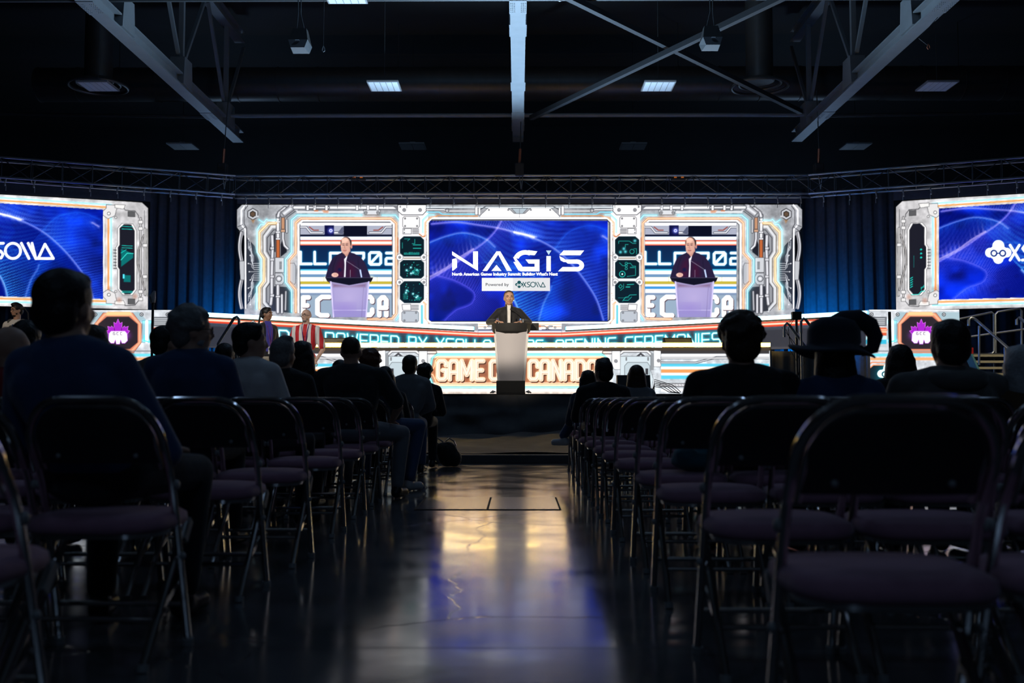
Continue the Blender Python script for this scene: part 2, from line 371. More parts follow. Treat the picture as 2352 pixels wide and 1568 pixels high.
def ind_box(px, py, label):
    p = at(px, py, 22.5); t = thing('power_box', label, 'power box', p, 'power boxes on the centre truss')
    MB().box(-.16, .16, -.08, .08, -.05, .05).build('case', M['black'], t, 0, .01)
    for sx in (-.08, .08): MB().box(sx-.03, sx+.03, -.09, -.08, -.012, .012).build('indicator_light', M['amber'], t, 0)
M['amber'] = emis('amber_indicator', (1, .25, .02), .35)
ind_box(823, 409, 'small black box with two amber lights on the left half of the centre truss')
ind_box(1558, 409, 'small black box with two amber lights on the right half of the centre truss')

# ---------------------------------------------------------------- curtains
def drape(name, x0, x1, y, z0, z1, m, label, cat, amp=.05, lam=.28, slant=0, group=None, y1=None, gather=0):
    nx = int((x1-x0)/.035); nz = 10; vs = []; y1 = y if y1 is None else y1
    ph = random.random()*6
    for j in range(nz+1):
        fz = j/nz
        for i in range(nx+1):
            fx = i/nx; x = x0 + (x1-x0)*fx
            a = amp*(.35 + .65*(1-fz)**.5)
            yy = y + (y1-y)*fx + a*math.sin(x*2*math.pi/lam + 1.3*math.sin(x*1.7+ph) + slant*fz) + .4*a*math.sin(x*2*math.pi/lam*2.3 + 2 + fz)
            vs.append((x, yy, z0 + (z1-z0)*fz))
    n = nx+1; fs = [(j*n+i, j*n+i+1, (j+1)*n+i+1, (j+1)*n+i) for j in range(nz) for i in range(nx)]
    o = MB().add(vs, fs).build(name, m, None, 180)
    s = o.modifiers.new('thick', 'SOLIDIFY'); s.thickness = .006
    return tag(o, label, cat, group)
drape('stage_curtain', -9.2, -5.7, 23.3, .05, 5.75, M['velour'], 'tall black pleated curtain between the left screen and the centre screen', 'curtain', group='tall black curtains beside the centre screen')
drape('stage_curtain', 6.0, 9.6, 23.3, .05, 5.75, M['velour'], 'tall black pleated curtain between the centre screen and the right screen', 'curtain', group='tall black curtains beside the centre screen')
drape('stage_curtain', -15.5, -9.25, 23.3, .05, 5.5, M['velour'], 'black curtain behind the left screen', 'curtain', lam=.4)
drape('stage_curtain', 9.65, 16.5, 23.3, .05, 5.5, M['velour'], 'black curtain behind the right screen and the stairs', 'curtain', lam=.4)
drape('side_drape', 4.62, 6.05, 18.15, .62, 1.66, M['skirt'], 'grey black pleated drape hung under the right wing of the ticker screen', 'drape', .03, .22)
drape('side_drape', -6.05, -4.62, 18.15, .62, 1.66, M['skirt'], 'grey black pleated drape hung under the left wing of the ticker screen', 'drape', .03, .22)

# unseen blue lamps added behind the wings to give the curtains a glow
def wash(x, y, tx, label):
    t = thing('added_wash_light', label, 'added light', (x, y, .02), 'added blue curtain lamps'); MB().tube([(0,0,0),(0,0,.03)], .12, 16).tube([(0,0,.03),(0,0,1.75)], .02, 8).build('stand', M['black'], t)
    MB().tube([(0,-.08,1.82),(0,.08,1.88)], [.07,.09], 16).build('lamp_head', M['black'], t)
    l = bpy.data.lights.new('added_wash_lamp', 'SPOT'); o = bpy.data.objects.new('added_wash_lamp', l); COL.objects.link(o); l.energy = 420; l.spot_size = math.radians(105); l.spot_blend = 1; l.color = (.0, .26, 1); l.shadow_soft_size = .1
    o.location = (x, y+.12, 1.92); o.rotation_euler = (Vector((tx, 23.3, 2.35)) - Vector(o.location)).to_track_quat('-Z', 'Y').to_euler()
wash(-6.1, 21.9, -6.4, 'added unseen blue lamp behind the left ticker wing'); wash(6.6, 21.9, 7.0, 'added unseen blue lamp behind the right ticker wing')

# ---------------------------------------------------------------- stage
DZ = .873
st = thing('front_stage', 'black front stage under the lectern with a pleated black skirt', 'stage', (0, 16.6, 0))
MB().box(-2.6, 7.6, .02, 1.28, DZ-.12, DZ).build('deck', M['black'], st, 0)
lg = MB()
for x in (-2.5, -.9, .9, 2.5, 4.2, 5.9, 7.5):
    for y in (.1, 1.2): MB().box(x-.03, x+.03, y-.03, y+.03, 0, DZ-.12).build('leg', M['darksteel'], st, 0)
def skirt(par, x0, x1, z1, y0=0):
    nx = int((x1-x0)/.022); nz = 26; vs = []
    for j in range(nz+1):
        fz = j/nz
        for i in range(nx+1):
            x = x0 + (x1-x0)*i/nx; z = .02 + (z1-.02)*fz; up = min(1, max(0, (fz-.62)/.12)); low = 1-up
            y = y0 - .03*up*max(0, math.sin(x*14+1.2*math.sin(x*5)))*(1 - max(0, (fz-.9)/.1)) - low*.22*(1-fz)**1.5*(1+.3*math.sin(x*2.3)) \
                - low*.05*(math.sin(x*5 + z*9 + 1.5*math.sin(x*1.9+z*4))*.5+.5) - low*.03*math.sin(x*3 - z*15)
            vs.append((x, y-.01, z))
    n = nx+1
    return MB().add(vs, [(j*n+i, j*n+i+1, (j+1)*n+i+1, (j+1)*n+i) for j in range(nz) for i in range(nx)]).build('skirt_cloth', M['skirt'], par, 180)
skirt(st, -2.6, 7.6, DZ+.002)
MB().box(-2.6, 7.6, -.03, .3, DZ, DZ+.006).build('edge_cloth', M['skirt'], st, 0)
ss = thing('side_stage', 'lower black side stage on the left where two men stand', 'stage', (0, 16.6, 0))
MB().box(-9.6, -2.62, .02, 1.2, .46, .58).build('deck', M['black'], ss, 0)
for x in (-9.5, -7.2, -5, -2.7):
    for y in (.1, 1.1): MB().box(x-.03, x+.03, y-.03, y+.03, 0, .46).build('leg', M['darksteel'], ss, 0)
skirt(ss, -9.6, -2.62, .58)
# low riser in front, covered with slack creased cloth
rs = thing('low_riser', 'low step in front of the stage with slack creased black cloth over it', 'step', (0, 12.4, 0))
MB().box(-3.4, 3.4, 0, 3.6, .0, .1).build('step_boards', M['skirt'], rs, 0, .008)
vs = []; nx, ny = 420, 60
for j in range(ny+1):
    for i in range(nx+1):
        x = -3.4 + 6.8*i/nx; f = j/ny; y = .25 + 3.3*f
        z = .105 + .11*f*f + (.02+.05*f)*(.5+.5*math.sin(x*2.6 + y*2.1 + 1.6*math.sin(x*.9 + y*1.1))) + .015*math.sin(x*7-y*5+math.sin(x*3))*f
        vs.append((x, y, z))
n = nx+1
MB().add(vs, [(j*n+i, j*n+i+1, (j+1)*n+i+1, (j+1)*n+i) for j in range(ny) for i in range(nx)]).build('slack_cloth', M['skirt'], rs, 180)
# fill speaker standing in front of the lectern
a, b = at(1140, 874, 16.62), at(1206, 906, 16.62)
t = thing('fill_speaker', 'black box loudspeaker standing on the stage edge in front of the lectern', 'loudspeaker', ((a.x+b.x)/2, 16.66, DZ+.006))
w = (b.x-a.x)/2; hh = a.z-DZ-.006
MB().box(-w, w, -.06, .06, 0, hh).build('cabinet', M['black'], t, 0, .008)
MB().box(-w+.012, w-.012, -.068, -.06, .012, hh-.012).build('grille', M['black'], t, 0)
for s in (-1, 1):
    c = MB().tube([(s*(w+.1), .02, .015), (s*(w+.06), .0, .05), (s*(w+.01), 0, .03)], .012, 6).ell((s*(w+.06), 0, .03), (.03, .02, .02)); c.build('cable_plug', M['alu'], t)

# upper stage: deck, front LED strip
us = thing('upper_stage', 'raised main stage deck behind the low front stage', 'stage', (0, 18.0, 0))
MB().box(-4.45, 4.6, .12, 4.9, 1.60, 1.725).build('deck', M['black'], us, 0)
MB().box(-4.45, 4.6, .14, .2, .0, 1.6).build('front_board', M['black'], us, 0)
fr = MB()
for x in np.arange(-4.3, 4.5, 1.45):
    for y in (.4, 2.6, 4.7): fr.box(x-.03, x+.03, y-.03, y+.03, 0, 1.6)
fr.build('legs', M['darksteel'], us, 0)
M['yellowled'] = emis('warm_led_strip', (1, .55, .05), 14); M['ledw'] = emis('white_led_core', (1, .7, .22), 20)
M['addedglow'] = emis('added_blue_glow', (.01, .24, 1), 34); M['cyanw'] = emis('pale_cyan_led', (.42, .8, 1), 5)
sl = thing('light_strip', 'long warm yellow-white light strip along the edge of the raised stage', 'light strip', (0, 18.0, 1.735))
A = [640, 700, 760, 820, 929, 1034, 1139, 1244, 1349, 1454, 1560, 1665, 1770]
for a_, b_ in zip(A[:-1], A[1:]):
    xa, xb = at(a_, 792, 18).x + .006, at(b_, 792, 18).x - .006
    MB().box(xa, xb, 0, .1, 0, .012).box(xa, xb, 0, .1, .062, .072).build('tube_edge', M['yellowled'], sl, 0)
    MB().box(xa, xb, -.004, .1, .012, .062).build('tube_core', M['ledw'], sl, 0)
# cyan strips on top of the wings
def topstrip(pa, pb, label):
    a, b = Vector(pa), Vector(pb); t = thing('light_strip', label, 'light strip', a, 'cyan light strips on the ticker wings')
    L = (b-a).length; n = 5; d = (b-a)/L
    for i in range(n):
        MB().bar(d*(L*i/n+.01), d*(L*(i+1)/n-.01), .075, .075).build('light_tube', M['cyanw'] , t, 0)
    MB().bar(d*.0 + Vector((0,.05,.0)), d*L + Vector((0,.05,.0)), .075, .06).build('added_back_glow', M['addedglow'], t, 0)  # hidden glowing bar added behind the tubes to throw blue on the curtains
    MB().bar(d*.0 + Vector((0,.01,-.055)), d*L + Vector((0,.01,-.055)), .1, .03).build('channel', M['fixture'], t, 0)
for nm, x, s, lab in (('left', 0, -1, 'black wedge box lying on the raised stage deck, on its left half'), ('right', 0, 1, 'black wedge box lying on the raised stage deck, on its right half')):
    c = at(772 if s < 0 else 1556, 788, 18.6); c.z = 1.735
    t = thing('wedge_monitor', lab, 'stage monitor', c, 'wedge monitors on the raised stage')
    MB().prism([(-.26, -.2, -.01), (-.26, .2, -.01), (-.26, .12, .2), (-.26, -.02, .2)] , (.52, 0, 0)).build('cabinet', M['black'], t, 0)
    MB().prism([(-.24, -.195, .02), (-.24, -.05, .185), (-.24, -.045, .18), (-.24, -.19, .015)], (.48, 0, 0)).build('grille', M['velour'], t, 0)
# ---------------------------------------------------------------- display pictures
# Each display is a grid of LED pixels (mesh points) whose emission colour is drawn here.
def C(c):
    return np.array(c, float)/255
class Cv:
    def __init__(s, x0, y0, x1, y1, S=1.25, bg=(0, 0, 0)):
        s.x0, s.y0, s.S = x0, y0, S; s.w, s.h = int((x1-x0)*S), int((y1-y0)*S); s.a = np.ones((s.h, s.w, 3))*C(bg)
    def reg(s, x0, y0, x1, y1):
        i0, i1 = max(0, int((x0-s.x0)*s.S)), min(s.w, int((x1-s.x0)*s.S)+2); j0, j1 = max(0, int((y0-s.y0)*s.S)), min(s.h, int((y1-s.y0)*s.S)+2)
        if i1 <= i0 or j1 <= j0: return None, None, None
        X, Y = np.meshgrid((np.arange(i0, i1)+.5)/s.S + s.x0, (np.arange(j0, j1)+.5)/s.S + s.y0)
        return (slice(j0, j1), slice(i0, i1)), X, Y
    def blend(s, sl, al, col):
        al = np.clip(al, 0, 1)[..., None]; s.a[sl] = s.a[sl]*(1-al) + col*al
    @staticmethod
    def dist(X, Y, pts, closed=False):
        n = len(pts); D = np.full(X.shape, 1e9)
        for i in range(n if closed else n-1):
            (ax, ay), (bx, by) = pts[i], pts[(i+1) % n]; dx, dy = bx-ax, by-ay; L = dx*dx+dy*dy+1e-9
            t = np.clip(((X-ax)*dx+(Y-ay)*dy)/L, 0, 1); D = np.minimum(D, np.hypot(X-ax-t*dx, Y-ay-t*dy))
        return D
    def bb(s, pts, m):
        xs = [p[0] for p in pts]; ys = [p[1] for p in pts]; return min(xs)-m, min(ys)-m, max(xs)+m, max(ys)+m
    def sd(s, X, Y, pts):
        D = s.dist(X, Y, pts, True); ins = np.zeros(X.shape, bool); n = len(pts)
        for i in range(n):
            (ax, ay), (bx, by) = pts[i], pts[(i+1) % n]
            if ay == by: continue
            c = ((ay > Y) != (by > Y)) & (X < (bx-ax)*(Y-ay)/(by-ay)+ax); ins ^= c
        return np.where(ins, -D, D)
    def poly(s, pts, col, al=1, soft=.5, edge=None, ew=.8, grad=None):
        sl, X, Y = s.reg(*s.bb(pts, soft+ew+1))
        if sl is None: return
        d = s.sd(X, Y, pts); c = C(col)
        if grad is not None:
            y0, y1 = min(p[1] for p in pts), max(p[1] for p in pts); t = np.clip((Y-y0)/(y1-y0), 0, 1)[..., None]; c = c*(1-t) + C(grad)*t
        s.blend(sl, al*(.5 - d/(2*soft)), c)
        if edge is not None: s.blend(sl, np.clip(.5 - (np.abs(d)-ew/2)/(2*.4), 0, 1), C(edge))
    def line(s, pts, w, col, al=1, closed=False, soft=.45):
        sl, X, Y = s.reg(*s.bb(pts, w+2))
        if sl is None: return
        s.blend(sl, al*(.5 - (s.dist(X, Y, pts, closed)-w/2)/(2*soft)), C(col))
    def tube(s, pts, w, mid, edge, dark=(30, 30, 35)):
        sl, X, Y = s.reg(*s.bb(pts, w+3))
        if sl is None: return
        d = s.dist(X, Y, pts); t = np.clip(d/(w/2), 0, 1)[..., None]**1.6
        if dark is not None: s.blend(sl, .5 - (d-w/2-.5)/.9, C(dark))
        s.blend(sl, .5 - (d-w/2)/.9, C(mid)*(1-t) + C(edge)*t)
    def glow(s, pts, sig, col, amt=.6, closed=False):
        sl, X, Y = s.reg(*s.bb(pts, sig*2.6))
        if sl is None: return
        g = (amt*np.exp(-(s.dist(X, Y, pts, closed)/sig)**2))[..., None]*C(col); s.a[sl] = 1-(1-np.clip(s.a[sl], 0, 1))*(1-g)
    def neon(s, pts, w, col, closed=False, core=(255, 252, 240), g=1.8):
        s.glow(pts, w*g, col, .5, closed); s.line(pts, w*1.05, [c*(.93 if c > 200 else .85) for c in col], .97, closed, .6); s.line(pts, w*.45, core, .9, closed, .5)
    def circ(s, x, y, r, col, al=1, soft=.5):
        sl, X, Y = s.reg(x-r-2, y-r-2, x+r+2, y+r+2)
        if sl is not None: s.blend(sl, al*(.5 - (np.hypot(X-x, Y-y)-r)/(2*soft)), C(col))
    def ring(s, x, y, r, w, col, al=1):
        sl, X, Y = s.reg(x-r-3, y-r-3, x+r+3, y+r+3)
        if sl is not None: s.blend(sl, al*(.5 - (np.abs(np.hypot(X-x, Y-y)-r)-w/2)/.9), C(col))
    def elli(s, x, y, rx, ry, col, al=1, soft=.08):
        sl, X, Y = s.reg(x-rx-2, y-ry-2, x+rx+2, y+ry+2)
        if sl is not None: s.blend(sl, al*(.5 - (np.hypot((X-x)/rx, (Y-y)/ry)-1)/(2*soft)), C(col))
    def bolt(s, x, y, r=3):
        s.circ(x, y, r, (45, 45, 50)); s.circ(x, y, r*.72, (205, 205, 210)); s.circ(x, y, r*.35, (60, 60, 65))
    def rect(s, x0, y0, x1, y1, col, al=1, **k): s.poly([(x0,y0),(x1,y0),(x1,y1),(x0,y1)], col, al, **k)
def noise(h, w, sc, oct=4, seed=1):
    rg = np.random.RandomState(seed); out = np.zeros((h, w)); amp = 1; tot = 0
    for o in range(oct):
        gh, gw = int(h/sc)+3, int(w/sc)+3; g = rg.rand(gh, gw)
        y = np.arange(h)/sc; x = np.arange(w)/sc; yi = y.astype(int); xi = x.astype(int); fy = (y-yi)[:, None]; fx = (x-xi)[None]
        fy = fy*fy*(3-2*fy); fx = fx*fx*(3-2*fx)
        a = g[yi][:, xi]; b = g[yi][:, xi+1]; c = g[yi+1][:, xi]; d_ = g[yi+1][:, xi+1]
        out += amp*((a*(1-fx)+b*fx)*(1-fy) + (c*(1-fx)+d_*fx)*fy); tot += amp; amp *= .55; sc = max(1.2, sc/2)
    return out/tot
# stroke lettering (unit height, y down)
GL = {'P': ([[(0,1),(0,0),(.62,0),(.72,.1),(.72,.48),(.62,.58),(0,.58)]], .72), 'O': ([[(.1,0),(.62,0),(.72,.1),(.72,.9),(.62,1),(.1,1),(0,.9),(0,.1),(.1,0)]], .72),
 'W': ([[(0,0),(.2,1),(.45,.2),(.7,1),(.9,0)]], .9), 'E': ([[(.66,0),(0,0),(0,1),(.66,1)], [(0,.5),(.6,.5)]], .66), 'R': ([[(0,1),(0,0),(.62,0),(.72,.1),(.72,.45),(.62,.55),(0,.55)], [(.4,.55),(.74,1)]], .74),
 'D': ([[(0,0),(.55,0),(.72,.15),(.72,.85),(.55,1),(0,1),(0,0)]], .72), 'B': ([[(0,0),(.6,0),(.68,.08),(.68,.42),(.6,.5),(0,.5)], [(.6,.5),(.72,.6),(.72,.92),(.62,1),(0,1),(0,0)]], .72),
 'Y': ([[(0,0),(.36,.5),(.72,0)], [(.36,.5),(.36,1)]], .72), 'X': ([[(0,0),(.7,1)], [(.7,0),(0,1)]], .7), 'S': ([[(.7,0),(.1,0),(0,.1),(0,.4),(.1,.5),(.6,.5),(.7,.6),(.7,.9),(.6,1),(0,1)]], .7),
 'L': ([[(0,0),(0,1),(.62,1)]], .62), 'A': ([[(0,1),(0,.15),(.15,0),(.57,0),(.72,.15),(.72,1)], [(0,.6),(.72,.6)]], .72), '2': ([[(0,0),(.62,0),(.7,.1),(.7,.4),(.6,.5),(.1,.5),(0,.6),(0,1),(.7,1)]], .7),
 '0': ([[(.1,0),(.62,0),(.72,.1),(.72,.9),(.62,1),(.1,1),(0,.9),(0,.1),(.1,0)], [(.15,.85),(.57,.15)]], .72), '6': ([[(.66,0),(.1,0),(0,.1),(0,.9),(.1,1),(.6,1),(.7,.9),(.7,.6),(.6,.5),(0,.5)]], .7),
 ':': ([[(.0,.3),(.0,.34)], [(.0,.85),(.0,.9)]], .1), 'N': ([[(0,1),(0,0),(.72,1),(.72,0)]], .72), 'I': ([[(0,0),(0,1)]], .06), 'G': ([[(.72,.0),(.1,0),(0,.1),(0,.9),(.1,1),(.72,1),(.72,.5),(.4,.5)]], .72),
 'C': ([[(.68,0),(.1,0),(0,.1),(0,.9),(.1,1),(.68,1)]], .68), 'M': ([[(0,1),(0,0),(.42,.6),(.84,0),(.84,1)]], .84), ' ': ([], .45)}
def text(cv, s, x, fy, hgt, w, col, gl=None, sx=1.0, gap=.3, core=None):
    # fy(x) -> top y at x ; hgt(x) -> letter height
    for ch in s:
        st_, wd_ = GL[ch]
        for pl in st_:
            pts = [(x + u*hgt(x)*sx, fy(x + u*hgt(x)*sx) + v*hgt(x)) for u, v in pl]
            if gl is not None: cv.glow(pts, w*1.3, gl, .9)
        for pl in st_:
            pts = [(x + u*hgt(x)*sx, fy(x + u*hgt(x)*sx) + v*hgt(x)) for u, v in pl]
            cv.line(pts, w, col)
        if core is not None:
            for pl in st_: cv.line([(x + u*hgt(x)*sx, fy(x + u*hgt(x)*sx) + v*hgt(x)) for u, v in pl], w*.5, core)
        x += (wd_ + gap)*hgt(x)*sx
    return x
# heavy condensed metal letters for the lower panel
HG = {'G': [[(.7,.22),(.7,.1),(.55,0),(.15,0),(0,.12),(0,.88),(.15,1),(.55,1),(.7,.88),(.7,.5),(.42,.5)]], 'A': [[(0,1),(0,.14),(.15,0),(.55,0),(.7,.14),(.7,1)], [(0,.62),(.7,.62)]],
 'M': [[(0,1),(0,0),(.45,.75),(.9,0),(.9,1)]], 'E': [[(.6,0),(0,0),(0,1),(.6,1)], [(0,.5),(.5,.5)]], 'C': [[(.7,.3),(.7,.12),(.55,0),(.15,0),(0,.12),(0,.88),(.15,1),(.55,1),(.7,.88),(.7,.7)]],
 'O': [[(.15,0),(.55,0),(.7,.12),(.7,.88),(.55,1),(.15,1),(0,.88),(0,.12),(.15,0)]], 'N': [[(0,1),(0,0),(.7,1),(.7,0)]], 'D': [[(0,0),(.5,0),(.7,.16),(.7,.84),(.5,1),(0,1),(0,0)]]}
def heavy(cv, s, x, y, h, w, adv):
    for ch in s:
        if ch != ' ':
            P = [[(x + u*h*.62, y + v*h) for u, v in pl] for pl in HG[ch]]
            for p in P: cv.glow(p, w*.9, (255, 190, 130), .5)
            for p in P: cv.line([(a+2, b+2.5) for a, b in p], w+2, (60, 35, 30), .9)
            for p in P: cv.line(p, w+1.6, (255, 235, 215))
            for p in P: cv.line(p, w-1.2, (196, 184, 178))
            for p in P: cv.line([(a-.5, b-.6) for a, b in p], w-4.4, (222, 218, 216), .8)
        x += adv.get(ch, adv['*'])
    return x

def crom(p, n=7):
    q = [p[0]] + list(p) + [p[-1]]; out = []
    for i in range(1, len(q)-2):
        for k in range(n):
            t = k/n; out.append(tuple(.5*((2*q[i][c]) + (-q[i-1][c]+q[i+1][c])*t + (2*q[i-1][c]-5*q[i][c]+4*q[i+1][c]-q[i+2][c])*t*t + (-q[i-1][c]+3*q[i][c]-3*q[i+1][c]+q[i+2][c])*t**3) for c in (0, 1)))
    return out + [p[-1]]
def wave_bg(cv, x0, y0, x1, y1, ox=0, sc=1.0):
    """flowing blue and violet dotted light waves; coordinates of a 412 x 233 picture"""
    sl, X, Y = cv.reg(x0, y0, x1, y1)
    if sl is None: return
    m = ((X >= x0) & (X <= x1) & (Y >= y0) & (Y <= y1)).astype(float)
    U = (X-x0-ox)/sc; V = (Y-y0)/sc*1.0
    n1 = noise(U.shape[0], U.shape[1], 70*cv.S, 3, 5); n2 = noise(U.shape[0], U.shape[1], 45*cv.S, 3, 9)
    r = np.zeros(U.shape + (3,)); r += C((2, 20, 128)); r += (np.clip(n1-.45, 0, 1)*2.2)[..., None]*C((10, 50, 160)); r -= (np.clip(.5-n2, 0, 1)*1.3)[..., None]*C((6, 25, 110))
    def ridge(pts, wid, side, col, amt, freq, k, core=True):
        pts = crom(pts)
        d = Cv.dist(U, V, pts); (ax, ay), (bx, by) = pts[0], pts[-1]
        # signed side from nearest segment
        sg = np.zeros(U.shape); best = np.full(U.shape, 1e9)
        for (ax, ay), (bx, by) in zip(pts[:-1], pts[1:]):
            dx, dy = bx-ax, by-ay; t = np.clip(((U-ax)*dx+(V-ay)*dy)/(dx*dx+dy*dy), 0, 1); dd = np.hypot(U-ax-t*dx, V-ay-t*dy)
            q = dd < best; best = np.where(q, dd, best); sg = np.where(q, np.sign(dx*(V-ay)-dy*(U-ax)), sg)
        f = np.where(sg == side, np.exp(-d/wid), np.exp(-(d/5.0)**2)*.6)
        st = .55 + .45*np.sin((U*math.cos(k)+V*math.sin(k) + d*.35)*freq)*np.sin((V*math.cos(k+.6)-U*math.sin(k+.6))*freq*.8 + d*.2)
        f2 = f*np.where(d > 3, st*.5+.5*(st > .6)*.9+.15, 1)
        nonlocal r
        r = 1-(1-np.clip(r, 0, 1))*(1-(f2*amt*.85)[..., None]*C(col))
        if core: r = 1-(1-np.clip(r, 0, 1))*(1-(np.exp(-(d/2.2)**2)*amt*.5)[..., None]*C((190, 150, 255)))
    ridge([(0,135),(50,105),(90,75),(125,50),(150,25),(165,0)], 45, 1, (95, 80, 255), .85, 1.5, .6)
    ridge([(0,130),(40,108),(70,85),(100,66)], 14, -1, (215, 180, 255), .7, .4, .2)
    ridge([(0,50),(40,35),(80,28),(125,40),(150,60)], 22, 1, (40, 110, 255), .8, 1.7, .3)
    ridge([(5,8),(60,4),(110,10),(160,18),(200,28),(245,38)], 12, -1, (110, 110, 255), .9, 1.8, 0)
    ridge([(195,28),(230,38),(265,52),(300,75),(335,110),(365,150),(385,185),(400,232)], 50, -1, (80, 110, 255), .85, 1.5, 1.0)
    ridge([(195,26),(215,30),(240,38)], 5, 1, (235, 225, 255), .95, .3, 0)
    ridge([(180,165),(195,185),(205,210),(210,235)], 75, -1, (70, 165, 255), 1.0, 1.35, .9)
    ridge([(250,232),(262,190),(275,165),(280,150)], 30, 1, (30, 100, 255), .6, 1.5, .9)
    ridge([(30,232),(60,205),(95,190),(100,165),(60,140),(20,128)], 45, 1, (120, 95, 255), .75, 1.4, .2, False)
    ridge([(290,60),(320,25),(370,10),(415,25)], 60, 1, (35, 90, 255), .6, 1.9, .8, False)
    ridge([(398,35),(412,44)], 5, 1, (160, 140, 255), .8, .4, 0)
    ridge([(120,95),(160,95),(210,108),(255,125)], 18, 1, (40, 110, 255), .45, .5, 0, False)
    r = np.clip(r, 0, 1)**np.array([1.25, 1.2, 1.05])*np.array([1, 1, .98])
    cv.blend(sl, m, r)
def monkey(cv, x, y, s, col, eye):
    for dx, dy, r in ((0,-.33,.3), (0,.3,.26), (-.42,.0,.24), (.42,.0,.24), (0,0,.42), (-.2,0,.3), (.2,0,.3)): cv.circ(x+dx*s, y+dy*s, r*s, col)
    for dx in (-.22, .22): cv.ring(x+dx*s, y+.03*s, .14*s, .07*s, eye)
    cv.line([(x-.08*s, y+.03*s), (x+.08*s, y+.03*s)], .06*s, eye)
def xsolla(cv, x, y, h, col, w):
    L = lambda p: cv.line([(x+u*h, y+v*h) for u, v in p], w, col)
    L([(0,0),(.62,1)]); L([(.62,0),(0,1)])
    L([(1.42,.0),(1.0,.02),(.85,.22),(1.0,.42),(1.25,.52),(1.4,.72),(1.28,.96),(.82,1)])
    cv.line([(x+(2.05+.5*math.cos(a))*h, y+(.5+.5*math.sin(a))*h) for a in np.linspace(0, 2*math.pi, 25)], w, col)
    L([(2.6,0),(3.1,1)]); L([(3.05,0),(3.55,1)])
    L([(3.3,.0),(3.55,1),(4.7,1),(4.15,.06),(3.72,.98)])

